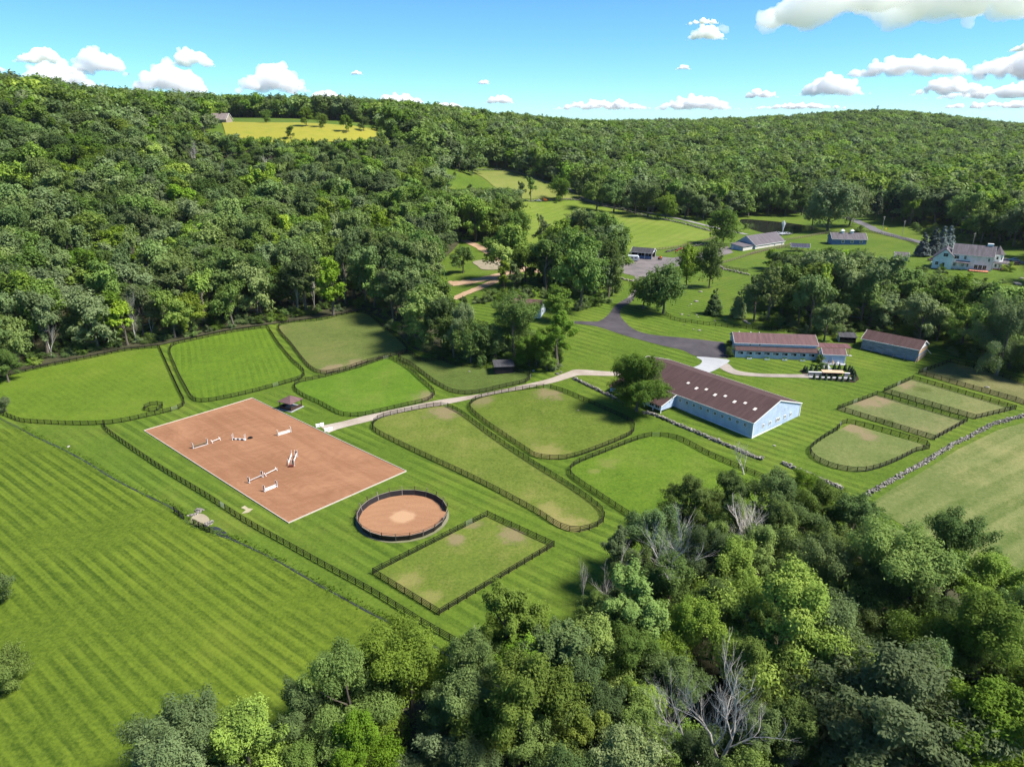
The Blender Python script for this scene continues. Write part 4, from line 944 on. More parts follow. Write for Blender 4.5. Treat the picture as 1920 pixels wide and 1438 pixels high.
MB().tube([(.3, 0, 1.7), (.3, 0, 2.6), (.9, 0, 2.9)], .2, 8).obj('chute', orange_m, o); wheel(o, 0, -.75, .36); wheel(o, 0, .75, .36); MB().bar((.7, 0, .5), (2.0, 0, .45), .12).obj('tow_bar', metal_m, o)
p = at(1278, 475); o = empty('hay_tedder', tuple(p), R(10), 'red folded hay tedder standing on the grass by the stone wall', 'machine')
for s_i in (-1, 1):
    MB().tube([(s_i * .5, 0, 2.9), (s_i * 2.0, 0, 2.2), (s_i * 3.6, 0, 1.0)], .18, 6).obj('arm', red_m, o)
    for k in range(3):
        q = 1.0 + k * 1.2; MB().tube([(s_i * q, .1, 2.6 - k * .6), (s_i * q, .5, 1.6 - k * .5)], .2, 6).obj('tine_rotor', red_m, o)
    wheel(o, s_i * 3.4, .2, .4); wheel(o, s_i * .8, .2, .4)
MB().bar((0, 0, 2.9), (0, -2.2, .6), .2).obj('tow_bar', red_m, o); MB().box((0, .1, 2.8), (1.3, .5, .5)).obj('gearbox', red_m, o)

# pond fountain
t = NT('fountain_spray'); t.put(t.b.inputs['Alpha'], .55); spray_m = t.fin((.85, .87, .9), .5, .3)
p = at(1467, 438); o = empty('pond_fountain', (p[0], p[1], p[2] + .2), 0, 'white fountain jet spraying up from the dark pond', 'fountain')
mb = MB()
for k in range(70):
    a, e = random.uniform(0, 6.28), random.uniform(0, .35) ** 1.3
    pts = [(math.cos(a) * e * 6.5 * u, math.sin(a) * e * 6.5 * u, 8.2 * u * (2 - u) * (1 - .9 * e)) for u in np.linspace(0, 1, 6)]
    mb.tube(pts, [.03, .05, .07, .10, .12, .03], 4, False)
mb.obj('jet', spray_m, o)
mb = MB()
for k in range(160):
    a, r0 = random.uniform(0, 6.28), random.uniform(.3, 6.0) ; mb.box((math.cos(a) * r0, math.sin(a) * r0, .12), (random.uniform(.2, .9), .25, .08), random.uniform(0, 3))
mb.obj('foam', spray_m, o)['kind'] = 'stuff'

# utility poles, sign, mast, pylon
def upole(label, q, hgt, gr='utility poles along the road'):
    p = at(*q); o = empty('utility_pole', tuple(p), R(30), label, 'pole', gr)
    MB().tube([(0, 0, -.5), (0, 0, hgt)], [.16, .11], 7).obj('shaft', mat('pole_wood', (.36, .33, .30), .85) if 'pole_wood' not in bpy.data.materials else bpy.data.materials['pole_wood'], o)
    MB().box((0, 0, hgt - .7), (2.2, .1, .12)).obj('crossarm', bpy.data.materials['pole_wood'], o)
    for x in (-.9, 0, .9): MB().tube([(x, 0, hgt - .64), (x, 0, hgt - .4)], .06, 6).obj('insulator', white_m, o)
    MB().tube([(.25, 0, hgt - 2.2), (.25, 0, hgt - 1.4)], .22, 8).obj('transformer', metal_m, o)
upole('pale utility pole beside the road bend near the yellow sign', (1653, 437), 10.5); upole('leaning utility pole in front of the road trees', (1692, 441), 9); upole('utility pole behind the white house roof', (1823, 462), 7.5)
p = at(1660, 437); o = empty('road_sign', tuple(p), R(10), 'yellow diamond road sign beside the road bend', 'sign')
MB().box((0, 0, 1.3), (.08, .08, 2.8)).obj('sign_post', metal_m, o); MB().box((0, -.05, 2.6), (.9, .04, .9), M=Matrix.Rotation(R(45), 3, 'Y')).obj('sign_plate', mat('sign_yellow', (.80, .50, .02), .5), o)
p = at_depth(1642, 1540, 70); o = empty('antenna_mast', (p[0], 1540, float(hz(p[0], 1540))), 0, 'antenna mast rising from the wooded ridge', 'mast')
mb = MB(); HM = 33
for a in range(3): mb.tube([(2.2 * math.cos(a * 2.09), 2.2 * math.sin(a * 2.09), 0), (.7 * math.cos(a * 2.09), .7 * math.sin(a * 2.09), HM)], .28, 5)
for k in range(10):
    for a in range(3):
        f0, f1 = k / 10, (k + 1) / 10; r0, r1 = 2.2 - 1.5 * f0, 2.2 - 1.5 * f1
        mb.tube([(r0 * math.cos(a * 2.09), r0 * math.sin(a * 2.09), HM * f0), (r1 * math.cos(a * 2.09 + 2.09), r1 * math.sin(a * 2.09 + 2.09), HM * f1)], .14, 4)
mb.obj('lattice', dark_m, o)
for z in (HM - 1.5, HM - 6):
    for a in range(6): MB().box((2.6 * math.cos(a * 1.047), 2.6 * math.sin(a * 1.047), z), (.7, .5, 2.6), a * 1.047).obj('antenna_panel', carg, o)
    MB().tube([ring(a * .524, 2.3, z - .8) for a in range(13)], .15, 4).obj('platform_ring', dark_m, o)
p = at_depth(1771, 1120, 34); o = empty('power_pylon', (p[0], 1120, float(hz(p[0], 1120))), 0, 'wooden H-frame power pylon in the forest cut on the far hill', 'pylon')
for x in (-2.6, 2.6): MB().tube([(x, 0, 0), (x, 0, 24)], [.5, .3], 6).obj('pole', grey_post, o)
MB().box((0, 0, 22), (13, .5, .6)).obj('crossarm', grey_post, o); MB().bar((-2.6, 0, 12), (2.6, 0, 21), .3).obj('brace', grey_post, o); MB().bar((2.6, 0, 12), (-2.6, 0, 21), .3).obj('brace', grey_post, o)

# ------------------------------------------------------------------ dry stone walls and boulders
t = NT('field_stone'); p_ = t.n('TexCoord', out=3); ob = t.n('ObjectInfo', out=5)
v_ = t.ma('ADD', t.noise(p_, 2.2, 5, .65), t.ma('MULTIPLY', ob, .45))
t.bump(t.noise(p_, 6, 4, .7), .6, .08)
stone_m = t.fin(t.mix(t.ramp(v_, .35, 1.05), (.085, .078, .072), (.34, .31, .28)), .9, .2)
def stone_mesh(seed, name='stone'):
    r_ = random.Random(seed); bm = bmesh.new(); bmesh.ops.create_icosphere(bm, subdivisions=1, radius=.5)
    for v in bm.verts: v.co *= r_.uniform(.72, 1.12); v.co.z *= .72; v.co.x *= 1.15
    me = bpy.data.meshes.new(name); bm.to_mesh(me); bm.free(); me.materials.append(stone_m); return me
STONES = [stone_mesh(i) for i in range(6)]
def stone_wall(label, px, n_st, width=.95, height=.75, size=(.38, .72), far=False):
    xy = smooth(gxy(px), 6, False); P_ = np.array(xy); s = np.r_[0, np.cumsum(np.linalg.norm(np.diff(P_, axis=0), axis=1))]
    root = empty('stone_wall', (*P_[0], float(hz(*P_[0]))), 0, label, 'wall', 'dry stone walls'); o0 = Vector(root.location)
    def place(u, lat, z): 
        c = np.array((np.interp(u, s, P_[:, 0]), np.interp(u, s, P_[:, 1]))); d = np.array((np.interp(u + .5, s, P_[:, 0]), np.interp(u + .5, s, P_[:, 1]))) - np.array((np.interp(u - .5, s, P_[:, 0]), np.interp(u - .5, s, P_[:, 1])))
        d /= np.linalg.norm(d) + 1e-9; c = c + np.array((-d[1], d[0])) * lat
        return Vector((*c, float(hz(*c)) + z)) - o0
    if not far:
        for i in range(n_st):
            u = s[-1] * (i + random.random()) / n_st; k = random.random(); sc = random.uniform(*size)
            z = k * height * random.uniform(.75, 1.1); lat = random.uniform(-1, 1) * width / 2 * (1 - .45 * k)
            link('stone', STONES[i % 6], root, place(u, lat, z), (random.uniform(-.5, .5), random.uniform(-.5, .5), random.uniform(0, 6.3)), (sc * random.uniform(.8, 1.5), sc, sc * random.uniform(.7, 1.1)))
    mb = MB(); nf = int(s[-1] * (7 if not far else 2.2)); base = [v.co.copy() for v in STONES[0].vertices]; fs = [tuple(f.vertices) for f in STONES[0].polygons]
    for i in range(nf):
        u = s[-1] * (i + random.random()) / nf; k = random.random(); sc = random.uniform(.35, .6) if not far else random.uniform(.7, 1.2)
        c = place(u, random.uniform(-1, 1) * width * .5 * (1 - .35 * k), k * height * .85); M_ = Matrix.Rotation(random.uniform(0, 6), 3, 'Z') @ Matrix.Rotation(random.uniform(-.6, .6), 3, 'X')
        mb.add([M_ @ (v * sc) + c for v in base], fs)
    mb.obj('rubble', stone_m, root)['kind'] = 'stuff'; return root
stone_wall('dry stone wall left of the round tree above the rounded paddock', [(1074, 710), (1100, 722), (1141, 742), (1170, 757)], 110)
stone_wall('dry stone wall along the front of the blue riding barn', [(1205, 775), (1228, 779), (1280, 801), (1340, 826), (1400, 852), (1430, 863)], 260)
stone_wall('dry stone wall ending by the foreground trees below the rounded paddock', [(1466, 869), (1514, 890), (1547, 904), (1579, 917)], 150)
stone_wall('long pale stone wall beside the dry hayfield', [(1620, 931), (1664, 906), (1714, 879), (1747, 859), (1791, 832), (1814, 822), (1864, 796), (1935, 777)], 290, 1.3)
stone_wall('dark stone wall along the upper edge of the far pasture', [(962, 376), (1007, 378), (1084, 376), (1124, 386), (1174, 396), (1224, 409), (1280, 420), (1332, 434)], 0, 1.4, 1.3, far=True)
stone_wall('stone wall beside the red hay tedder', [(1248, 474), (1275, 468), (1300, 463), (1335, 457)], 0, 1.2, 1.2, far=True)
stone_wall('stone wall above the boulder pasture', [(1345, 500), (1362, 507), (1385, 512), (1405, 517)], 0, 1.2, 1.0, far=True)
stone_wall('stone wall at the edge of the parking apron', [(1165, 523), (1185, 528), (1200, 520)], 0, 1.2, .8, far=True)
stone_wall('pale stone wall across the upper pasture', [(890, 318), (945, 320), (1000, 335), (1040, 348), (1075, 362)], 0, 1.3, 1.3, far=True)
stone_wall('stone edging of the stream crossing', [(352, 968), (364, 966), (378, 957), (366, 958)], 30, .8, .4, (.3, .6))
stone_wall('loose stones beside the stream pool', [(384, 988), (392, 982), (399, 980)], 24, 1.2, .5, (.3, .7))
BOULD = [(1313,548,1.6),(1302,566,1.0),(1306,566,1.8),(1296,571,1.0),(1291,574,.7),(1278,590,1.1),(1291,592,.9),(1306,591,.8),(1309,595,.6),(1340,602,.8),(1360,600,.7),(1398,604,2.2),(1405,607,1.2),(1420,612,.6),(1440,614,.7),(1350,545,.6),(1300,618,.8),(1311,620,1.2),(1283,609,.8),(1452,617,.6),(1430,603,.5),(1907,534,3.0),(1915,523,2.0),(128,838,.9),(1850,727,1.3),(1233,724,.8),(1452,836,.8),(1084,770,.7),(940,700,1.0),(880,697,.8),(1000,696,1.2),(1045,702,1.4),(1052,698,1.0)]
for i, (x, y, sz) in enumerate(BOULD):
    p = at(x, y); o = link('boulder', STONES[i % 6], None, (p[0], p[1], p[2] + .12 * sz), (0, 0, i * 1.3), (sz * 1.1, sz * .85, sz * .8))
    if i < 21: tag(o, 'pale grey boulder lying in the grass of the boulder pasture', 'boulder', 'boulders in the pasture')
    else: tag(o, ['large flat grey boulder on the lawn below the white house', 'grey boulder at the right edge near the white house', 'white boulder beside the stream in the far-left meadow', 'pale flat stone in the topmost right-hand paddock', 'flat grey stone by the wall above the rounded paddock', 'grey stone on the grass left of the right-hand paddocks', 'small grey stone in the rounded paddock', 'grey boulder just left of the black shed', 'small boulder under the trees left of the black shed', 'pale boulder under the trees right of the black shed', 'large boulder at the lane bend below the light tree', 'small boulder behind the lane bend below the light tree'][i - 21], 'boulder', 'single boulders')

# ------------------------------------------------------------------ trees: leaf-clump crowns on limbed trunks
def leaf_mat(name, dark, mid, light, trans=.38):
    t = NT(name)
    at_ = t.t.nodes.new('ShaderNodeAttribute'); at_.attribute_name = 'tint'; tint = at_.outputs['Fac']
    ob = t.n('ObjectInfo', out=5)
    f = t.ma('ADD', t.ma('MULTIPLY', tint, .62), t.ma('MULTIPLY', ob, .50))
    c = t.mix(t.ramp(f, .05, .6), dark, mid); c = t.mix(t.ramp(f, .55, 1.1), c, light)
    hs = t.t.nodes.new('ShaderNodeHueSaturation')
    r2 = t.ma('FRACT', t.ma('MULTIPLY', ob, 7.31)); r3 = t.ma('FRACT', t.ma('MULTIPLY', ob, 23.7))
    t.put(hs.inputs['Hue'], t.ma('ADD', .490, t.ma('MULTIPLY', r2, .026))); t.put(hs.inputs['Saturation'], t.ma('ADD', .76, t.ma('MULTIPLY', r3, .28)))
    t.put(hs.inputs['Value'], t.ma('ADD', .62, t.ma('MULTIPLY', t.ma('FRACT', t.ma('MULTIPLY', ob, 51.9)), .80))); t.put(hs.inputs['Color'], c)
    col = hs.outputs[0]
    t.fin(col, .7, .10)
    tr = t.t.nodes.new('ShaderNodeBsdfTranslucent'); t.put(tr.inputs[0], t.mix(.5, col, (.16, .26, .015)))
    mx = t.t.nodes.new('ShaderNodeMixShader'); mx.inputs[0].default_value = trans
    t.t.links.new(t.b.outputs[0], mx.inputs[1]); t.t.links.new(tr.outputs[0], mx.inputs[2]); t.t.links.new(mx.outputs[0], t.out.inputs[0])
    return t.m
leaf_green = leaf_mat('leaves_green', (0.064, 0.108, 0.016), (0.14, 0.22, 0.028), (0.245, 0.33, 0.048))
leaf_bright = leaf_mat('leaves_bright', (0.1, 0.172, 0.015), (0.2, 0.312, 0.024), (0.3, 0.412, 0.036))
leaf_dark = leaf_mat('leaves_dark', (0.05, 0.088, 0.019), (0.098, 0.158, 0.033), (0.162, 0.232, 0.053))
leaf_grey = leaf_mat('leaves_greygreen', (0.078, 0.115, 0.038), (0.14, 0.196, 0.062), (0.225, 0.288, 0.1))
leaf_olive = leaf_mat('leaves_olive', (0.08, 0.12, 0.016), (0.16, 0.225, 0.028), (0.25, 0.32, 0.045))
leaf_spruce = leaf_mat('needles_blue', (0.043, 0.074, 0.074), (0.093, 0.136, 0.139), (0.194, 0.248, 0.256), .1)
leaf_pine = leaf_mat('needles_green', (0.022, 0.043, 0.022), (0.046, 0.081, 0.037), (0.093, 0.136, 0.056), .1)
leaf_red = leaf_mat('leaves_copper', (0.078, 0.031, 0.025), (0.155, 0.070, 0.046), (0.248, 0.124, 0.078))
t = NT('bark'); p_ = t.n('TexCoord', out=3); v_ = t.noise(t.n('VectorMath', p_, (9, 9, 1.2), operation='MULTIPLY'), 4, 4, .7)
bark_m = t.fin(t.mix(v_, (.05, .042, .034), (.20, .17, .14)), .9, .1)
t = NT('dead_bark'); p_ = t.n('TexCoord', out=3); v_ = t.noise(t.n('VectorMath', p_, (5, 5, 1.2), operation='MULTIPLY'), 5, 4, .7)
dead_m = t.fin(t.mix(v_, (.34, .31, .28), (.62, .58, .53)), .9, .1)

def unit(v): return v / (np.linalg.norm(v, axis=-1, keepdims=True) + 1e-9)
def leaves_to_mesh(name, Pc, N, size, tint, m, g, elong=1.5):
    """a folded diamond-shaped leaf clump at every point"""
    n = len(Pc); up = unit(g.normal(size=(n, 3))); T1 = unit(np.cross(N, up)); T2 = np.cross(N, T1)
    s = size[:, None]
    a = Pc + T1 * s * elong * .5; b_ = Pc + T2 * s * .42 + N * s * .10; c = Pc - T1 * s * elong * .5; d = Pc - T2 * s * .42 + N * s * .10
    mid0 = None
    V = np.stack([a, b_, c, d], 1).reshape(-1, 3)
    i = np.arange(n) * 4
    Fc = np.stack([i, i + 1, i + 2, i, i + 2, i + 3], 1).reshape(-1, 3)
    me = bpy.data.meshes.new(name); me.vertices.add(len(V)); me.vertices.foreach_set('co', V.ravel().astype(np.float32))
    me.loops.add(Fc.size); me.loops.foreach_set('vertex_index', Fc.ravel().astype(np.int32))
    me.polygons.add(len(Fc)); me.polygons.foreach_set('loop_start', (np.arange(len(Fc)) * 3).astype(np.int32)); me.polygons.foreach_set('loop_total', np.full(len(Fc), 3, np.int32))
    at_ = me.attributes.new('tint', 'FLOAT', 'POINT'); at_.data.foreach_set('value', np.repeat(tint, 4).astype(np.float32))
    me.materials.append(m); me.update(calc_edges=True); return me
def sph(g, n): return unit(g.normal(size=(n, 3)))
SHAPES = {  # crown base, widest height, crown radius, flatten, puffs
 'broad': (.10, .56, .36, 110), 'round': (.03, .48, .46, 130), 'tall': (.12, .58, .25, 90), 'airy': (.18, .60, .27, 60), 'shrub': (-.05, .42, .55, 60), 'wide': (.08, .58, .44, 135), 'dome': (.04, .48, .46, 190)}
def make_crown(seed, shape, nleaf, lsize, puff=(.075, .135)):
    """positions for a crown of total tree height 1; returns centres of the puffs as well"""
    g = np.random.default_rng(seed); base, wid, rad, npf = SHAPES[shape]
    ctr = np.array((0, 0, wid)); nl = 26 if shape == 'dome' else int(g.integers(8, 13))
    D = sph(g, nl); D[0] = (0, 0, 1); D[:, 2] = np.where(D[:, 2] < -.85, -D[:, 2] * .5, D[:, 2]); D = unit(D)
    rz = np.where(D[:, 2] > 0, 1.0 - wid, wid - base); lr = rad * g.uniform(.28, .58, nl)          # main limbs carry one lobe each
    LC = ctr + np.stack([D[:, 0] * rad, D[:, 1] * rad, D[:, 2] * rz], 1) * (g.uniform(.45, .95, nl)[:, None])
    if shape == 'dome': lr = rad * g.uniform(.36, .50, nl); LC = ctr + np.stack([D[:, 0] * rad, D[:, 1] * rad, D[:, 2] * rz], 1) * (g.uniform(.56, .70, nl)[:, None])
    LC[0] = ctr + np.array((g.normal() * .04, g.normal() * .04, (1 - wid) * .62))
    li = g.choice(nl, npf, p=lr ** 2 / (lr ** 2).sum()); dp = sph(g, npf); dp[:, 2] = np.where((dp[:, 2] < -.3) & (g.uniform(size=npf) < .75), -dp[:, 2], dp[:, 2])
    pr = g.uniform(*puff, npf) * (rad / .34) ** .55 * .72
    C = LC[li] + dp * (lr[li] * g.uniform(.40, 1.10, npf))[:, None] * np.array((1, 1, .9))
    C[:, 2] = np.maximum(C[:, 2], base + .02)
    w_ = pr ** 2; w_ /= w_.sum(); idx = g.choice(npf, nleaf, p=w_)
    d = sph(g, nleaf); low = (d[:, 2] < -.1) & (g.uniform(size=nleaf) < .6); d[low, 2] *= -1
    rr = 1 - .5 * g.uniform(0, 1, nleaf) ** 2.2 + g.normal(size=nleaf) * .10
    off = d * (pr[idx] * rr)[:, None]; oc = unit(C - ctr + np.array((0, 0, .12)))[idx]; al = (off * oc).sum(1, keepdims=True)
    Pl = C[idx] + (off - oc * al) * .80 + oc * al * 1.55
    out = unit(Pl - ctr)
    st = g.uniform(size=nleaf) < .12; Pl[st] += g.normal(size=(st.sum(), 3)) * rad * .09
    N = unit(d * .75 + out * .35 + np.array((0, 0, .30)) + g.normal(size=(nleaf, 3)) * .42)
    tint = np.clip(g.uniform(0, 1, npf)[idx] * .6 + g.uniform(0, 1, nleaf) * .4, 0, 1)
    k_ = 1 / np.quantile(Pl[:, 2], .999); Pl[:, 2] *= k_; C[:, 2] *= k_
    return Pl, N, g.uniform(.55, 1.4, nleaf) * lsize, tint, C
def make_trunk(seed, C, wid, m, girth=.022, nl=11, name='trunk'):
    g = random.Random(seed); mb = MB()
    top = min(.9, wid + .12); pts = []; x = y = 0
    for i in range(6):
        pts.append((x, y, -.03 + (top + .03) * i / 5)); x += g.uniform(-.018, .018); y += g.uniform(-.018, .018)
    mb.tube(pts, [girth * 1.5, girth * 1.05, girth * .95, girth * .75, girth * .5, girth * .2], 7)
    for k in sorted(range(len(C)), key=lambda k: g.random())[:nl]:
        c = C[k]; z0 = max(.15, min(top - .05, c[2] * g.uniform(.45, .75))); f = (z0 + .03) / (top + .03) * 5; i = min(4, int(f))
        p0 = Vector(pts[i]).lerp(Vector(pts[i + 1]), f - i); p1 = Vector(c); mid = p0.lerp(p1, .5) + Vector((0, 0, -.03)); r0 = girth * .55 * (1 - z0 * .5)
        mb.tube([p0, mid, p1], [r0, r0 * .7, r0 * .25], 5, False)
    return mb.mesh(name, m)
def conifer(seed, nleaf, lsize, rad=.23, skirt=.04):
    g = np.random.default_rng(seed); nb = 120
    z = skirt + (1 - skirt) * (1 - np.sqrt(g.uniform(0, 1, nb))) ; z = np.sort(z); az = g.uniform(0, 6.28, nb); L = rad * (1 - z) ** .85 * g.uniform(.75, 1.1, nb) + .012
    i = g.choice(nb, nleaf, p=(L + .01) / (L + .01).sum()); t_ = g.uniform(.12, 1, nleaf) ** .7
    wob = g.normal(size=nleaf) * .05 * L[i] / rad * 2
    a = az[i] + g.normal(size=nleaf) * .20
    Pl = np.stack([np.cos(a) * L[i] * t_, np.sin(a) * L[i] * t_, z[i] - .10 * L[i] * t_ + np.abs(wob) * .4 + .02], 1)
    N = unit(np.stack([np.cos(a) * .5, np.sin(a) * .5, np.ones(nleaf) * .8], 1) + g.normal(size=(nleaf, 3)) * .35)
    C = np.stack([np.cos(az) * L * .7, np.sin(az) * L * .7, z], 1)
    return Pl, N, g.uniform(.6, 1.3, nleaf) * lsize, np.clip(t_ * .5 + g.uniform(0, 1, nleaf) * .5, 0, 1), C
def bare_tree(seed, m, depth=5, spread=.55, girth=.020, name='trunk', lean=.1, tops=3):
    g = random.Random(seed); mb = MB()
    def grow(p, d, L, r, k):
        n = 3; pts = [p]
        for i in range(n):
            d = (d + Vector((g.gauss(0, .12), g.gauss(0, .12), g.gauss(.03, .08)))).normalized(); p = p + d * (L / n); pts.append(p)
        r1 = r * .62; mb.tube(pts, [r, r * .88, r * .75, r1], 6 if k > 3 else 3, False)
        if k == 0: return
        for j in range(g.choice((3, 3, 4)) if k > 1 else 3):
            q = pts[g.choice((1, 2, 3)) if j else 3]; ax = Vector((g.gauss(0, 1), g.gauss(0, 1), g.gauss(0, .5))).normalized()
            nd = (d + ax * spread * g.uniform(.6, 1.4) + Vector((0, 0, .26))).normalized()
            grow(q, nd, L * g.uniform(.62, .86), r1 * g.uniform(.6, .95), k - 1)
    grow(Vector((0, 0, -.03)), Vector((g.uniform(-lean, lean), g.uniform(-lean, lean), 1)).normalized(), .30, girth, depth)
    zmax = max(v[2] for v in mb.v); mb.v = [(a / zmax, b_ / zmax, c / zmax) for a, b_, c in mb.v]
    return mb.mesh(name, m)

# prototypes: near (fine leaves), mid, far
KIND = {}   # key -> list of (crown mesh, trunk mesh)
def proto(key, shape, m, seeds, nleaf, lsize, puff=(.075, .135), girth=.022):
    L_ = []
    for s in seeds:
        Pl, N, sz, ti, C = conifer(s, nleaf, lsize, *(shape[1:])) if isinstance(shape, tuple) else make_crown(s, shape, nleaf, lsize, puff)
        g = np.random.default_rng(s + 99)
        wid = .8 if isinstance(shape, tuple) else SHAPES[shape][1]
        L_.append((leaves_to_mesh('crown', Pl, N, sz, ti, m, g, 2.2 if isinstance(shape, tuple) else (1.9 if key[0] == 'n' else 1.5)), make_trunk(s, C, wid, bark_m, girth)))
    KIND[key] = L_
def variant(key, src, m):
    """the same meshes in other leaves"""
    out = []
    for c, tr in KIND[src]:
        c2 = c.copy(); c2.materials.clear(); c2.materials.append(m); out.append((c2, tr))
    KIND[key] = out
proto('n_broad', 'broad', leaf_green, (1, 2, 3), 40000, .0128)
proto('n_wide', 'wide', leaf_green, (4, 5), 52000, .0122)
proto('n_tall', 'tall', leaf_bright, (6, 7), 26000, .0120, (.06, .105))
proto('n_airy', 'airy', leaf_bright, (8, 9), 18000, .0120, (.06, .10))
proto('n_dome', 'dome', leaf_green, (12,), 60000, .0145)
proto('m_dome', 'dome', leaf_green, (13, 14), 9000, .030)
proto('n_shrub', 'shrub', leaf_grey, (10, 11), 16000, .022, (.10, .18))
for k_, m_ in (('bright', leaf_bright), ('dark', leaf_dark), ('grey', leaf_grey), ('olive', leaf_olive)):
    variant('n_broad_' + k_, 'n_broad', m_); variant('n_wide_' + k_, 'n_wide', m_)
variant('n_tall_green', 'n_tall', leaf_green); variant('n_tall_grey', 'n_tall', leaf_grey); variant('n_airy_grey', 'n_airy', leaf_grey); variant('n_shrub_green', 'n_shrub', leaf_green)
proto('m_broad', 'broad', leaf_green, (21, 22, 23), 7000, .030); proto('m_round', 'round', leaf_green, (24, 25), 8000, .029)
proto('m_tall', 'tall', leaf_green, (26, 27), 5000, .027, (.06, .11)); proto('m_airy', 'airy', leaf_grey, (28,), 3200, .026, (.06, .10))
for k_, m_ in (('bright', leaf_bright), ('dark', leaf_dark), ('grey', leaf_grey), ('olive', leaf_olive)):
    variant('m_broad_' + k_, 'm_broad', m_); variant('m_tall_' + k_, 'm_tall', m_)
variant('m_round_dark', 'm_round', leaf_dark); variant('m_round_grey', 'm_round', leaf_grey); variant('m_dome_grey', 'm_dome', leaf_grey); variant('m_dome_dark', 'm_dome', leaf_dark)
proto('m_spruce', ('c', .25, .03), leaf_spruce, (31, 32), 7000, .030, girth=.014); proto('m_pine', ('c', .24, .15), leaf_pine, (33, 34), 6000, .034, girth=.016)
proto('m_cone', ('c', .30, .0), leaf_pine, (35,), 1500, .075, girth=.03)
proto('m_cedar', ('c', .32, .0), leaf_dark, (36, 37), 5000, .034, girth=.02)
proto('f_broad', 'broad', leaf_green, (41, 42, 43), 1500, .062, (.09, .15)); proto('f_round', 'round', leaf_green, (44, 45), 1700, .062, (.09, .15))
proto('f_tall', 'tall', leaf_green, (46,), 1100, .056, (.07, .12))
variant('f_broad_olive', 'f_broad', leaf_olive); variant('f_broad_dark', 'f_broad', leaf_dark); variant('f_broad_grey', 'f_broad', leaf_grey)
BARE = [bare_tree(60 + i, dead_m, 6 if i == 0 else 5, .55, .026) for i in range(3)]; THIN = [bare_tree(70 + i, dead_m, 5, .38, .017) for i in range(3)]
BUSHY = bare_tree(80, dead_m, 5, .5, .014)

def tree_top(px, py, H):
    return at(px, py, H)
TREES = 0
def tree(key, pos, H, W=1.0, label=None, group=None, name='broadleaf_tree', cat='tree', vi=None, rz=None):
    """one tree: trunk and crown under an Empty at its foot; W widens the crown against its height"""
    global TREES; TREES += 1
    v = KIND[key]; i = random.randrange(len(v)) if vi is None else vi % len(v)
    o = empty(name, (pos[0], pos[1], float(hz(pos[0], pos[1]))), random.uniform(0, 6.28) if rz is None else rz, label, cat, group)
    o.scale = (H * W, H * W, H)
    link('trunk', v[i][1], o); link('crown', v[i][0], o); return o
def dead(me, pos, H, W, label, group='bare dead trees', name='dead_tree'):
    o = empty(name, (pos[0], pos[1], float(hz(pos[0], pos[1]))), (len(label) * 1.7 + H) % 6.28, label, 'dead tree', group); o.scale = (H * W, H * W, H)
    link('trunk', me, o); return o

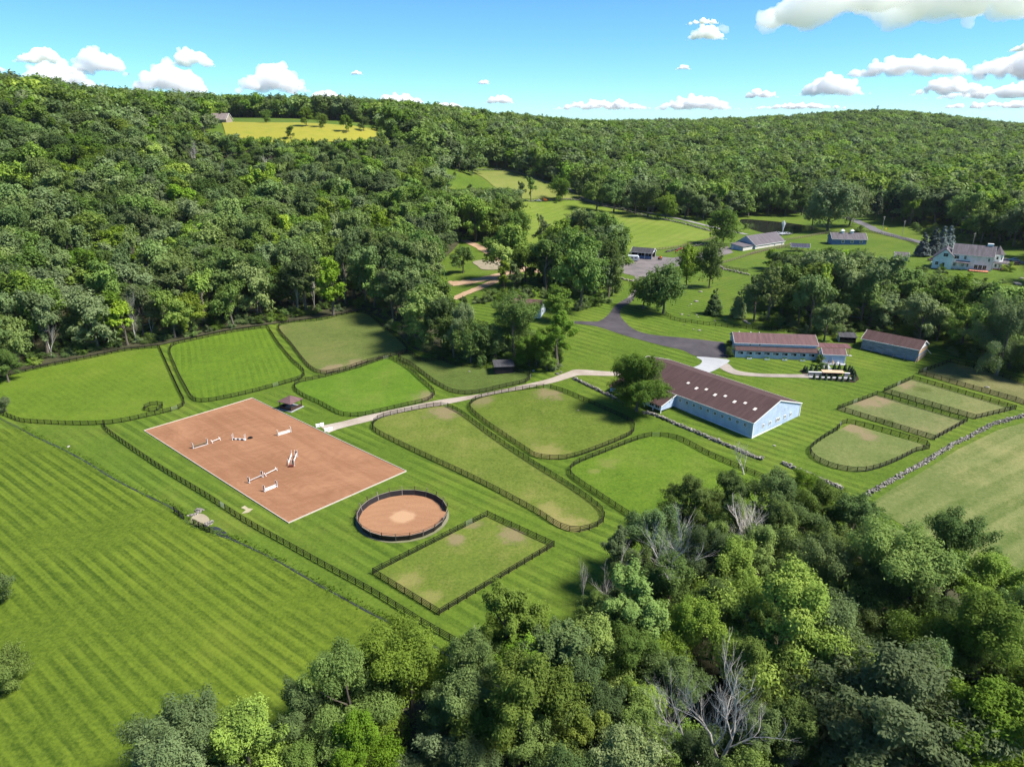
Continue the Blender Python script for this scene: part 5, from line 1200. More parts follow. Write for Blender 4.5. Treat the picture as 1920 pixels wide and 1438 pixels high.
# --- foreground wood, bottom right: (key, crown-top pixel, height, width factor, label)
FG = [
 ('n_wide_dark', (345,1310), 15, .85, 'dark green tree at the left end of the foreground wood'),
 ('n_broad_bright', (452,1328), 14, .95, 'bright green tree at the bottom edge right of the dark end tree'),
 ('n_broad_dark', (560,1282), 12, .8, 'small dark tree behind the two bright bottom-edge trees'),
 ('n_wide_bright', (640,1222), 16, .75, 'lumpy bright green tree standing out against the striped meadow'),
 ('n_broad_bright', (668,1340), 13, .7, 'yellow-green rounded tree at the bottom edge'),
 ('n_wide_olive', (762,1188), 15, .95, 'olive spreading tree at the end of the diagonal fence'),
 ('n_shrub', (800,1362), 8, 1.1, 'grey-green bushy tree at the bottom edge'),
 ('n_broad_olive', (975,1238), 19, .8, 'tall yellow-green tree in the middle of the bottom edge'),
 ('n_tall', (945,1096), 17, .95, 'pale airy tree just below the square paddock'),
 ('n_tall_grey', (1062,1188), 16, 1.1, 'grey-green thin tree right of the pale airy tree'),
 ('n_broad_grey', (870,1268), 14, .9, 'dull green tree between olive and yellow-green trees'),
 ('n_tall', (1190,1062), 18, .95, 'bright green upright tree beside the bare white trees'),
 ('n_wide', (1308,1118), 15, .75, 'rounded dark green tree right of the bright upright tree'),
 ('n_wide', (1480,1075), 21, .85, 'large green tree with visible pale trunk in the foreground wood'),
 ('n_wide_grey', (1585,1130), 17, .8, 'grey-green tree leaning right of the pale-trunked tree'),
 ('n_wide_dark', (1725,998), 20, .95, 'massive dark green tree in the right foreground'),
 ('n_broad_dark', (1812,962), 17, .8, 'dark tree against the dry hayfield'),
 ('n_broad_olive', (1872,1040), 14, .95, 'low dark olive tree below the hayfield'),
 ('n_wide_bright', (1885,1120), 20, .8, 'bright green lumpy tree at the right edge'),
 ('n_broad_grey', (1700,1232), 19, 1.1, 'broad light green tree at the lower right'),
 ('n_broad', (1885,1290), 18, .9, 'green tree at the bottom right corner'),
 ('n_broad_dark', (1300,893), 13, .85, 'dark tree at the top of the foreground wood below the lush paddock'),
 ('n_broad_dark', (1372,885), 12, .8, 'second dark tree right of the topmost dark tree'),
 ('n_wide', (1450,888), 15, .95, 'big green tree in front of the stone wall'),
 ('n_broad', (1545,905), 13, .9, 'green tree left of the stone wall end'),
 ('n_broad_dark', (1610,930), 14, .9, 'dark green tree right below the stone wall end'),
 ('n_shrub_green', (1500,872), 6, 1.0, 'light grey-green shrub by the bare bush at the stone wall'),
 ('n_airy_grey', (1160,985), 13, .9, 'thin grey-green tree at the corner of the lush paddock'),
 ('n_broad_dark', (1230,955), 15, .8, 'dark crown behind the twin bare trees'),
 ('n_wide_dark', (1330,985), 15, .8, 'dark crown between the two bare trees'),
 ('n_broad', (1440,985), 14, .8, 'mid green crown behind the right bare tree'),
 ('n_wide_dark', (1570,1010), 16, .8, 'dark crown left of the massive dark tree'),
 ('n_broad', (1650,1060), 14, .8, 'green crown tucked left of the massive dark tree'),
 ('n_broad_dark', (1265,1235), 12, .9, 'dark crown behind the big bare tree'),
 ('n_broad', (1420,1200), 14, .8, 'green crown right behind the big bare tree'),
 ('n_broad_dark', (1130,1290), 12, .9, 'shaded crown left of the big bare tree'),
 ('n_shrub_green', (1250,1372), 7, .9, 'yellowish bush at the bottom edge left of the big bare tree'),
 ('n_broad_olive', (1110,1330), 11, .8, 'small olive tree at the bottom edge'),
 ('n_broad_dark', (1530,1235), 11, .9, 'shaded crown in the dark gap of the foreground wood'),
 ('n_broad_dark', (1600,1340), 8, 1.0, 'low shaded crown at the lower right'),
 ('n_broad_dark', (1830,1190), 13, .9, 'dark crown between the light tree and the right-edge tree'),
 ('n_broad_dark', (1770,1120), 13, .9, 'dark crown below the massive dark tree'),
 ('n_broad_dark', (1010,1340), 11, .9, 'dark crown right of the tall yellow-green tree'),
 ('n_broad_grey', (880,1395), 10, .9, 'grey-green crown at the bottom edge'),
 ('n_broad_dark', (560,1400), 9, .9, 'dark crown between the bright bottom-edge trees'),
 ('n_broad', (1010,1198), 14, .8, 'mid green crown right of the pale airy tree'), ('n_broad_olive', (1115,1160), 15, .8, 'olive crown left of the bright upright tree'), ('n_broad_dark', (1090,1232), 13, .8, 'dark crown below the grey-green thin tree'),
 ('n_wide', (1185,1165), 14, .75, 'green crown under the bright upright tree'), ('n_broad', (1380,1010), 15, .8, 'green crown between the bare trees, slightly right'), ('n_wide_grey', (1650,985), 13, .8, 'pale crown right of the stone wall end trees'),
 ('n_broad', (1200,1325), 12, .85, 'green crown at the bottom edge left of the big bare tree'), ('n_broad_dark', (1310,1375), 10, .9, 'dark crown at the foot of the big bare tree'), ('n_broad_dark', (1430,1335), 12, .85, 'dark crown at the bottom edge right of the big bare tree'), ('n_broad', (1500,1320), 12, .85, 'green crown at the bottom edge near the lower right light tree'),
 ('n_shrub', (-30,1075), 7, .9, 'grey-green shrub at the left edge'),
 ('n_shrub_green', (-25,1235), 7, .9, 'green shrub at the left edge below the other'),
 ('n_broad', (0,655), 11, .9, 'rounded tree at the left edge beside the far-left paddock'),
 ('n_shrub', (5,745), 4.5, 1.0, 'pale willow-like shrub at the left edge by the stream'),
]
OCC = []
for key, q, H, W_, lb in FG:
    p = tree_top(q[0], q[1], H); tree(key, p, H, W_ * 1.14, lb, 'trees of the foreground wood'); OCC.append((p[0], p[1], H * W_ * .3))
for me_, q, H, W_, lb in (
 (BARE[0], (1352,1180), 25, 1.05, 'large bare grey tree in the foreground wood'), (THIN[0], (1248,942), 20, 1.35, 'tall bare white tree rising behind the bright upright tree'), (THIN[1], (1292,955), 18, 1.3, 'second bare white tree beside the tall one'),
 (BARE[1], (1425,935), 16, 1.1, 'bare spreading tree top below the stone wall'), (THIN[2], (1150,1025), 15, 1.0, 'bare forked tree beside the mown grass'), (THIN[1], (1098,1045), 10, .7, 'leaning bare stem at the edge of the mown grass'),
 (BUSHY, (1403,832), 8, 1.2, 'bare bushy tree in front of the stone wall'), (THIN[0], (900,1172), 7, .6, 'small bare stems beside the pale airy tree'), (THIN[2], (1080,1270), 9, .8, 'reddish bare twigs in the middle of the foreground wood'), (BARE[2], (1880,1330), 9, .8, 'bare branches at the bottom right corner'),
 (BARE[1], (1480,1395), 8, .9, 'pale bare branches at the bottom edge')):
    p = tree_top(q[0], q[1], H); dead(me_, p, H, W_, lb)

# --- single trees about the farm: (key, foot pixel, height, width factor, name, label)
SG = [
 ('n_dome', (1194,771), 16.5, 1.0, 'broadleaf_tree', 'big round tree at the corner of the blue riding barn'),
 ('n_wide_dark', (964,673), 22, .95, 'broadleaf_tree', 'large dark tree behind the black shed'), ('n_tall', (1045,692), 19, 1.15, 'broadleaf_tree', 'light green airy tree at the lane bend'),
 ('m_round_dark', (900,680), 15, .85, 'broadleaf_tree', 'dark tree left of the large tree behind the black shed'), ('n_broad_grey', (872,672), 19, .75, 'broadleaf_tree', 'grey-green tree at the edge of the shed paddock'),
 ('m_round', (1005,690), 12, .9, 'broadleaf_tree', 'small tree between the dark and the light tree at the lane'), ('m_round_dark', (930,674), 13, .9, 'broadleaf_tree', 'dense dark tree just behind the black shed'), ('m_round', (992,687), 11, .85, 'broadleaf_tree', 'dense tree right of the black shed'), ('m_round_dark', (884,680), 13, .9, 'broadleaf_tree', 'dense dark tree at the left of the shed grove'), ('m_round', (1026,695), 8, .9, 'broadleaf_tree', 'low bushy tree at the lane bend'), ('m_broad', (852,670), 17, .9, 'broadleaf_tree', 'green tree above the left end of the shed paddock'), ('m_broad_grey', (832,655), 19, .8, 'broadleaf_tree', 'grey-green tree at the corner of the dry paddock fence'),
 ('m_dome_dark', (1243,588), 21, .85, 'broadleaf_tree', 'dark leaning tree inside the drive loop'), ('m_dome_dark', (1206,578), 13, .95, 'broadleaf_tree', 'low dark tree left inside the drive loop'),
 ('m_dome', (1287,538), 19, .62, 'broadleaf_tree', 'left of the twin trees in the boulder pasture'), ('m_dome', (1330,540), 22, .55, 'broadleaf_tree', 'right of the twin trees in the boulder pasture'),
 ('m_dome', (1354,459), 21, .95, 'broadleaf_tree', 'round tree at the corner of the far pasture'),
 ('m_broad', (1087,580), 31, .72, 'broadleaf_tree', 'tall tree left of the drive above the cottage'), ('m_broad_dark', (1140,560), 24, .62, 'broadleaf_tree', 'dark tree between the tall tree and the drive'),
 ('m_tall_dark', (1022,548), 23, 1.0, 'broadleaf_tree', 'dark upright tree at the end of the dirt track'), ('m_airy', (1014,470), 20, .8, 'broadleaf_tree', 'thin vine-clad tree in front of the far pasture'),
 ('m_broad_grey', (1138,490), 21, .85, 'broadleaf_tree', 'grey-green tree in front of the far pasture beside the pole barn'), ('m_broad', (1047,600), 13, .95, 'broadleaf_tree', 'leafy tree right of the cottage gable'),
 ('m_tall', (945,545), 13, .9, 'broadleaf_tree', 'slim tree between the dirt tracks'), ('m_broad_dark', (868,512), 13, 1.05, 'broadleaf_tree', 'dark rounded tree between the dirt tracks'),
 ('m_cedar', (1338,590), 11.5, 1.0, 'cedar_tree', 'grey conical cedar in the boulder pasture'), ('m_cedar', (1383,596), 12, .9, 'cedar_tree', 'dark brown cedar right of the grey one'),
 ('m_tall_grey', (1413,603), 17, .9, 'broadleaf_tree', 'pale half-bare tree by the large boulder'),
 ('m_dome_grey', (1552,434), 34, .95, 'willow_tree', 'large pale willow beside the pond'), ('m_dome_grey', (1592,424), 28, .85, 'willow_tree', 'second pale willow right behind the large one'), ('m_round_grey', (1522,427), 22, .7, 'willow_tree', 'smaller willow left of the large one'),
 *[('m_broad_dark' if i % 2 else 'm_round_dark', q, 23, .8, 'broadleaf_tree', 'dark tree behind the pond, %s from the left' % nth) for i, (q, nth) in enumerate((((1408,403),'first'),((1440,404),'second'),((1472,405),'third'),((1502,404),'fourth')))],
 ('m_pine', (1641,412), 24, .8, 'pine_tree', 'left of the two dark pines behind the road'), ('m_pine', (1672,416), 22, .9, 'pine_tree', 'right of the two dark pines behind the road'),
 ('m_spruce', (1728,481), 13, 1.25, 'spruce_tree', 'leftmost blue spruce behind the garden shed'), ('m_spruce', (1746,478), 15, 1.15, 'spruce_tree', 'second blue spruce behind the garden shed'), ('m_spruce', (1762,477), 15.5, 1.1, 'spruce_tree', 'third blue spruce behind the garden shed'), ('m_spruce', (1775,474), 15, 1.1, 'spruce_tree', 'rightmost blue spruce behind the garden shed'),
 ('n_wide_grey', (1868,704), 25, .72, 'broadleaf_tree', 'huge spreading tree above the topmost right-hand paddock'), ('m_broad_grey', (1722,640), 16, .95, 'broadleaf_tree', 'grey-green tree behind the grey plank shed'),
 ('m_broad_grey', (1545,640), 14, .9, 'broadleaf_tree', 'leafy tree behind the right end of the stable'), ('m_broad', (1800,655), 15, .9, 'broadleaf_tree', 'tree between the plank shed and the huge spreading tree'),
 ('m_round', (1050,378), 20, .85, 'broadleaf_tree', 'round tree in the hedgerow above the pickup'), ('m_tall', (995,378), 19, .8, 'broadleaf_tree', 'vine-clad tree left of the pickup'), ('m_tall_dark', (978,380), 16, .8, 'broadleaf_tree', 'second vine-clad tree left of the pickup'), ('m_broad', (1003,335), 26, .7, 'broadleaf_tree', 'tall round tree at the top of the upper pasture'),
 ('m_broad', (1118,394), 27, .9, 'broadleaf_tree', 'first tree of the row along the pasture wall'), ('m_broad_dark', (1150,398), 27, .9, 'broadleaf_tree', 'second tree of the row along the pasture wall'), ('m_round_dark', (1190,402), 25, .9, 'broadleaf_tree', 'third tree of the row along the pasture wall'), ('m_broad_grey', (1215,408), 23, .9, 'broadleaf_tree', 'fourth tree of the row along the pasture wall'), ('m_round', (1247,412), 19, .9, 'broadleaf_tree', 'last tree of the row along the pasture wall'),
 ('m_tall_bright', (385,612), 22, .95, 'broadleaf_tree', 'bright green vine-covered tree at the wood edge above the hatched paddock'), ('m_tall_bright', (240,648), 17, 1.0, 'broadleaf_tree', 'yellow-green young tree at the wood edge'), ('m_tall_bright', (625,592), 24, .9, 'broadleaf_tree', 'bright tree at the wood edge above the dry paddock'),
 ('m_tall_grey', (90,668), 24, .95, 'broadleaf_tree', 'silvery tree with pale trunk at the left wood edge'),
 *[('m_broad' if i % 2 else 'm_round', q, h_, .9, 'broadleaf_tree', lb) for i, (q, h_, lb) in enumerate((((500,231),11,'leftmost round tree standing on the golden hilltop field'),((575,238),15,'tall tree on the right half of the golden hilltop field'),((605,240),12,'tree right of the tall one on the golden hilltop field'),((650,250),14,'dark tree at the right end of the golden hilltop field'),((682,247),12,'last tree at the right end of the golden hilltop field'),((545,262),10,'low tree in front of the golden hilltop field')))]]
for key, q, H, W_, nm, lb in SG:
    p = at(*q); tree(key, p, H, W_, lb, 'single trees about the farm', nm); OCC.append((p[0], p[1], H * W_ * .25))
for q, H, W_, lb in (((95, 668), 20, .8, 'pale dead tree with crooked trunk at the left wood edge'), ((285, 630), 17, .7, 'dead tree leaning at the wood edge above the far-left paddock'), ((590, 580), 15, .5, 'pale snag at the wood edge above the dry paddock'), ((560, 590), 14, .4, 'thin grey snag left of the pale snag')):
    p = at(*q); dead(THIN[len(lb) % 3], p, H, W_, lb)
SNAGS = [(357,257),(500,287),(601,324),(234,320),(90,343),(160,343),(230,377),(484,384),(337,450),(284,490),(120,497),(190,484),(87,514),(234,540),(414,297),(514,424),(640,330),(720,480),(1430,340),(1905,340),(440,440),(560,500),(150,560),(30,560)]
for i, q in enumerate(SNAGS):
    H = random.uniform(15, 21); p = tree_top(q[0], q[1], H)
    dead(THIN[i % 3] if i % 3 else BARE[i % 2], p, H, random.uniform(.55, .9), 'pale bare snag standing among the leafy trees of the woods', 'snags in the woods')
# cone shrubs of the formal garden, hedge by the stable
CONES = [(1526,710.5),(1537,711.5),(1548,712.5),(1558,713),(1569,714),(1579,715),(1590,715.5),(1600,714),(1602,708),(1599,703),(1596,699),(1592,696),(1584,694),(1573,693.5),(1564,692.5),(1549,693),(1508,697),(1512,699),(1521,695),(1530,695)]
ORD = ['first', 'second', 'third', 'fourth', 'fifth', 'sixth', 'seventh', 'eighth']
CONE_LB = ['clipped cone shrub, %s from the left in the front row of the garden bed' % o for o in ORD] + ['clipped cone shrub, %s from the front at the right end of the garden wall' % o for o in ORD[:4]] + ['clipped cone shrub, %s from the right behind the garden wall' % o for o in ORD[:4]] + ['left of the two cone shrubs in the small round bed by the path', 'right of the two cone shrubs in the small round bed by the path', 'cone shrub behind the left stone wall, nearer the path', 'cone shrub behind the left stone wall, nearer the hedge']
for i, q in enumerate(CONES):
    p = at(*q); o = tree('m_cone', p, 2.1 if i < 8 else 2.4, .85, CONE_LB[i] , 'cone shrubs of the garden', 'cone_shrub', 'shrub')
for q, H, lb in (((1366, 668), 3.6, 'dark shrub at the left corner of the stable'), ((1370, 655), 3.2, 'shrub beside the drive end by the stable'), ((1536, 686), 2.6, 'front shrub of the dark hedge at the stable end'), ((1538, 679), 2.8, 'rear shrub of the dark hedge at the stable end'), ((1541, 692), 2.4, 'lowest shrub of the hedge beside the shed path'), ((1893, 509), 4.5, 'dark rounded shrub below the turret veranda'), ((1790, 502), 2.6, 'dark foundation shrub along the white house'), ((1800, 504), 2.2, 'second foundation shrub along the white house'), ((1610, 436), 5, 'round shrub at the road by the cupola barn'), ((1400, 430), 4, 'low shrub on the near pond shore')):
    p = at(*q); tree('n_shrub_green' if H > 4 else 'm_round_dark', p, H, 1.0, lb, 'garden shrubs', 'shrub', 'shrub')
OCC = np.array(OCC)

# --- woods: clearings are kept open, everything else inside the view is planted
def poly(px): return np.array(gxy(px))
def inside(pg, x, y):
    r = np.zeros(np.shape(x), bool); j = len(pg) - 1
    for i in range(len(pg)):
        xi, yi, xj, yj = *pg[i], *pg[j]
        r ^= ((yi > y) != (yj > y)) & (x < (xj - xi) * (y - yi) / (yj - yi + 1e-12) + xi); j = i
    return r
CLEAR = [poly(c) for c in (
 [(-400,1700),(-400,770),(-20,708),(38,692),(100,678),(167,665),(234,650),(300,643),(367,630),(434,616),(500,607),(600,590),(681,578),(715,598),(770,652),(800,672),(850,680),(900,684),(960,690),(1060,690),(1072,612),(1072,585),(1120,575),(1150,560),(1160,520),(1150,470),(985,478),(962,400),(955,374),(918,347),(884,326),(888,314),(940,316),(985,330),(1060,352),(1082,372),(1130,384),(1250,404),(1330,415),(1380,408),(1420,404),(1560,400),(1640,398),(1735,440),(1790,452),(1960,470),(2000,590),(1890,560),(1880,520),(1760,505),(1690,500),(1600,470),(1520,490),(1430,500),(1400,545),(1440,615),(1530,632),(1620,622),(1745,640),(1800,672),(1960,720),(2400,760),(2400,1500),(1960,1200),(1860,1110),(1760,1050),(1680,1050),(1600,1000),(1450,975),(1380,975),(1250,1040),(1180,1060),(1120,1110),(1090,1220),(1000,1280),(900,1310),(700,1310),(580,1400),(380,1480),(200,1700)],
 [(860,570),(812,535),(820,500),(845,448),(900,455),(960,470),(1060,500),(1060,520),(960,520),(900,560),(850,575)],
 [(890,585),(935,565),(935,600),(905,622),(885,610)],
 [(835,575),(1075,560),(1075,690),(960,690),(850,680),(815,640)],
 [(940,600),(945,560),(1022,560),(1022,600)],
 )]
FGW = poly([(300,1480),(560,1380),(700,1290),(900,1290),(1000,1260),(1080,1200),(1110,1090),(1180,1040),(1250,1020),(1380,955),(1450,955),(1600,980),(1680,1030),(1760,1030),(1860,1090),(2000,1200),(2400,1520),(2400,2300),(200,2300)])
hf = np.array([at(*q)[:2] for q in ((405,215),(520,222),(640,228),(720,236),(728,268),(640,268),(560,274),(470,272),(415,266))])
def visible(x, y, z, m=130):
    dep = y * cp - (z - CAM_Z) * sp; u = 960 + F_PX * x / dep; v = 719 - F_PX * (y * sp + (z - CAM_Z) * cp) / dep
    return (dep > 20) & (u > -m) & (u < 1920 + m) & (v < 1438 + 300)
HOUSE = at_depth(415, 668, 75)
pts = []
g = np.random.default_rng(5)
def scatter(x0, x1, y0, y1, sp_):
    xs, ys = np.meshgrid(np.arange(x0, x1, sp_), np.arange(y0, y1, sp_))
    x = xs.ravel() + g.uniform(-.42, .42, xs.size) * sp_; y = ys.ravel() + g.uniform(-.42, .42, xs.size) * sp_
    return x, y
for (x0, x1, y0, y1, sp_) in ((-110, 260, 20, 160, 7.6), (-420, 620, 40, 520, 9.4), (-620, 900, 520, 800, 9.6), (-800, 1300, 800, 1250, 10.2), (-900, 1900, 1250, 2000, 12.5)):
    x, y = scatter(x0, x1, y0, y1, sp_); z = hz(x, y)
    k = visible(x, y, z + 15)
    k &= inside(FGW, x, y) if sp_ == 7.6 else ~inside(FGW, x, y)
    for c in CLEAR: k &= ~inside(c, x, y)
    k &= ~inside(hf, x, y)
    k &= ~((np.abs(x - HOUSE[0] + 2) < 10) & (y > HOUSE[1] - 40) & (y < HOUSE[1] + 14))
    if len(OCC): k &= (np.hypot(x[:, None] - OCC[None, :, 0], y[:, None] - OCC[None, :, 1]) > OCC[None, :, 2] + 1.5).all(1)
    cut = np.abs((x - np.interp(y, [700, 1120, 1500], [640, 640, 640])) ) < 0
    k &= ~cut
    pts.append(np.c_[x[k], y[k], z[k], np.full(k.sum(), sp_)])
pts = np.concatenate(pts)
dist = np.hypot(pts[:, 0], pts[:, 1])
Hh = g.uniform(17, 27, len(pts)) * np.where(g.uniform(size=len(pts)) < .22, .66, 1)
near_field = (np.hypot(pts[:, 0] + 170, (pts[:, 1] - 560) * .8) < 95)          # young trees below the hilltop field
Hh = np.where(near_field, Hh * .62, Hh)
fgmask = inside(FGW, pts[:, 0], pts[:, 1])
Hh = np.where(fgmask, Hh * .58, Hh)
# how tall a wood may stand without hiding the clearings that the photograph shows behind it
LIMITS = [(0, 330, [1400,1440,1480,1560,1620,1680,1740,1800,1860,1960], [525,505,470,462,470,492,512,515,540,545], 1395),
          (0, 300, [815,850,930,1000,1080], [545,575,590,600,610], 845),
          (0, 620, [860,900,960,985], [352,350,352,460], 860), (0, 650, [380,432], [213, 214], 385), (0, 600, [415,470,560,640,722], [246,252,258,258,254], 415), (330, 470, [1390,1480,1600,1690,1760], [455,470,478,500,505], 1385),
          (0, 250, [200,270,340,450,560,620,700,840,900,950,1010,1080,1120,1200,1250,1300,1450,1600,1700,1760,1830,1900,1960], [1540,1440,1345,1330,1310,1260,1215,1220,1180,1170,1205,1205,1090,1010,945,930,920,955,1025,1005,1000,1070,1130], 200)]
for d0, d1, lx, ly, xl in LIMITS:
    for i in np.where((pts[:, 1] >= d0) & (pts[:, 1] < d1))[0]:
        if d1 == 250 and not fgmask[i]: continue
        u = proj(pts[i])[0]
        if u < xl - 30 or u > lx[-1] + 30: continue
        lim = np.interp(u, lx, ly)
        for _ in range(14):
            if proj(pts[i, :3] + np.array((0, 0, Hh[i])))[1] >= lim: break
            Hh[i] *= .88
ok = Hh > 4.5
pts, Hh, dist, fgmask = pts[ok], Hh[ok], dist[ok], fgmask[ok]
# power-line cut on the far right hill
pc = np.array([proj(p)[:2] for p in pts]); cutm = (pts[:, 1] > 900) & (np.abs(pc[:, 0] - np.interp(pc[:, 1], [262, 300], [1765, 1840])) < 7) & (pc[:, 1] > 262)
keep = ~cutm
pts, Hh, dist, fgmask, pc = pts[keep], Hh[keep], dist[keep], fgmask[keep], pc[keep]
size = Hh / np.maximum(dist, 60)
show = (pc[:, 0] > -40) & (pc[:, 0] < 1960) & (pc[:, 1] < 1500)
# trees at the wood edge show from top to foot: let them rank first
edge = np.zeros(len(pts), bool)
dep_ = np.stack([inside(c, pts[:, 0] * (1 - 9 / dist), pts[:, 1] * (1 - 9 / dist)) for c in CLEAR]).any(0)
order = np.argsort(-(size * (1 + .35 * dep_) * show + 10.0 * (fgmask & (pc[:, 1] < 1900))))
N_IND = 292 - TREES + 30
ind = np.zeros(len(pts), bool); ind[order[:max(N_IND, 120)]] = True
GROUPS = {'hill': ('broadleaf tree in the dense wood on the left hillside', 'trees of the hillside wood'), 'mid': ('broadleaf tree in the wood between cottage and dry paddock', 'trees of the middle wood'),
          'right': ('broadleaf tree in the wood behind the stable and plank shed', 'trees of the right-hand wood'), 'fg': ('shaded understorey tree within the foreground wood', 'understorey trees of the foreground wood'), 'edge': ('broadleaf tree at the edge of the hillside wood beside the paddocks', 'trees at the wood edge')}
for i in np.where(ind)[0]:
    x, y = pts[i, :2]; px_ = pc[i, 0]
    rg = 'fg' if fgmask[i] else ('right' if px_ > 1080 else ('mid' if px_ > 690 else ('edge' if dep_[i] else 'hill')))
    key = random.choices(['m_broad', 'm_broad_dark', 'm_broad_grey', 'm_tall', 'm_tall_grey', 'm_broad_olive', 'm_broad_bright', 'm_tall_dark', 'm_airy'], [5, 2.5, 3, 2.5, 1.5, 1.2, .8, 1.5, .6])[0]
    if rg == 'fg': key = random.choices(['n_broad', 'n_broad_dark', 'n_broad_grey'], [4, 3, 1])[0]
    if rg == 'right' and random.random() < .5: key = 'm_broad_grey'
    tree(key, pts[i], Hh[i] * (1.05 if dep_[i] else 1), random.uniform(.72, 1.0), *GROUPS[rg])

# --- the rest of the woods, too many to count: one mass each, instanced on points
def gn_scatter(name, P_, scl, wid, rot, vidx, srcs, label, cat):
    me = bpy.data.meshes.new(name); me.vertices.add(len(P_)); me.vertices.foreach_set('co', P_.astype(np.float32).ravel())
    for nm, ty, val in (('sc', 'FLOAT_VECTOR', np.c_[scl * wid, scl * wid, scl]), ('rz', 'FLOAT', rot), ('vi', 'INT', vidx)):
        a = me.attributes.new(nm, ty, 'POINT')
        a.data.foreach_set('vector' if ty == 'FLOAT_VECTOR' else 'value', val.astype(np.int32 if ty == 'INT' else np.float32).ravel())
    o = link(name, me); tag(o, label, cat, kind='stuff')
    ng = bpy.data.node_groups.new(name + '_planting', 'GeometryNodeTree')
    ng.interface.new_socket('Geometry', in_out='INPUT', socket_type='NodeSocketGeometry'); ng.interface.new_socket('Geometry', in_out='OUTPUT', socket_type='NodeSocketGeometry')
    N_ = ng.nodes; Lk = ng.links; gi = N_.new('NodeGroupInput'); go = N_.new('NodeGroupOutput')
    for objs in reversed(srcs):
        jn = N_.new('GeometryNodeJoinGeometry')
        for ob in objs:
            oi = N_.new('GeometryNodeObjectInfo'); oi.transform_space = 'ORIGINAL'; oi.inputs['Object'].default_value = ob
            Lk.new(oi.outputs['Geometry'], jn.inputs[0])
        g2 = N_.new('GeometryNodeGeometryToInstance'); Lk.new(jn.outputs[0], g2.inputs[0]); STK.append(g2)
    jall = N_.new('GeometryNodeJoinGeometry')
    for g2 in STK: Lk.new(g2.outputs[0], jall.inputs[0])
    STK.clear()
    iop = N_.new('GeometryNodeInstanceOnPoints'); Lk.new(gi.outputs[0], iop.inputs['Points']); Lk.new(jall.outputs[0], iop.inputs['Instance']); iop.inputs['Pick Instance'].default_value = True
    def attr(nm, ty):
        a = N_.new('GeometryNodeInputNamedAttribute'); a.data_type = ty; a.inputs['Name'].default_value = nm; return next(s for s in a.outputs if s.enabled)
    Lk.new(attr('vi', 'INT'), iop.inputs['Instance Index']); Lk.new(attr('sc', 'FLOAT_VECTOR'), iop.inputs['Scale'])
    cx = N_.new('ShaderNodeCombineXYZ'); Lk.new(attr('rz', 'FLOAT'), cx.inputs[2]); Lk.new(cx.outputs[0], iop.inputs['Rotation'])
    Lk.new(iop.outputs[0], go.inputs[0])
    md_ = o.modifiers.new('planting', 'NODES'); md_.node_group = ng; return o
STK = []
def src_objs(key, n_tr=1):
    """a real tree of this look stands somewhere at the wood; its meshes are what is repeated"""
    out = []
    for c, tr in KIND[key]:
        hit = next((o for o in COL.objects if o.type == 'MESH' and o.data is c), None)
        if hit is None:
            j = next(order_it); o = tree(key, pts[j], Hh[j], .9, 'small far tree of the hillside wood', 'far trees of the woods'); ind[j] = True; hit = next(ch for ch in o.children if ch.name.startswith('crown'))
        trk = next(ch for ch in hit.parent.children if ch.name.startswith('trunk')); out.append([hit, trk])
    return out
vis_far = [i for i in order if not ind[i] and dist[i] > 430]
order_it = iter(vis_far[:60:2])
MIDS = sum((src_objs(k) for k in ('m_broad', 'm_broad_dark', 'm_broad_grey', 'm_tall', 'm_tall_grey', 'm_tall_bright')), [])
FARS = sum((src_objs(k) for k in ('f_broad', 'f_round', 'f_tall', 'f_broad_dark', 'f_broad_grey')), [])
rest = ~ind
for nm, mask, srcs, lb in (('hillside_forest', rest & (dist < 560), MIDS, 'dense green broadleaf forest covering the hillside and valley'), ('ridge_forest', rest & (dist >= 560), FARS, 'far forest covering the ridges up to the skyline')):
    k = np.where(mask)[0]; n_ = len(k)
    gn_scatter(nm, pts[k][:, :3] - np.array((0, 0, .3)), Hh[k] * np.where(dist[k] > 900, 1.05, 1), g.uniform(.8, 1.15, n_) * np.clip(pts[k][:, 3] / 8.6, 1, 1.35), g.uniform(0, 6.28, n_), g.integers(0, len(srcs), n_), srcs, lb, 'forest')
# --- undergrowth at the wood edges and on the forest floor
x, y = scatter(-330, 420, 60, 480, 3.4); z = hz(x, y); k = visible(x, y, z, 40)
for c in CLEAR: k &= ~inside(c, x, y)
r_ = np.hypot(x, y); tow = np.stack([inside(c, x * (1 - 11 / r_), y * (1 - 11 / r_)) for c in CLEAR]).any(0)
k &= tow | (g.uniform(size=len(x)) < .16)
gv = poly([(835,640),(1060,655),(1060,694),(960,692),(850,682)]); k |= inside(gv, x, y) & (g.uniform(size=len(x)) < .8)
x, y, z = x[k], y[k], z[k]
SHR = src_objs('n_shrub')[:1] + src_objs('n_shrub_green')[:1] + src_objs('m_round_dark')[:1]
gn_scatter('undergrowth', np.c_[x, y, z - .1], g.uniform(1.4, 4.2, len(x)), g.uniform(.8, 1.3, len(x)), g.uniform(0, 6.28, len(x)), g.choice(3, len(x), p=(.25, .4, .35)), SHR, 'low shrubs and undergrowth along the wood edges', 'undergrowth')
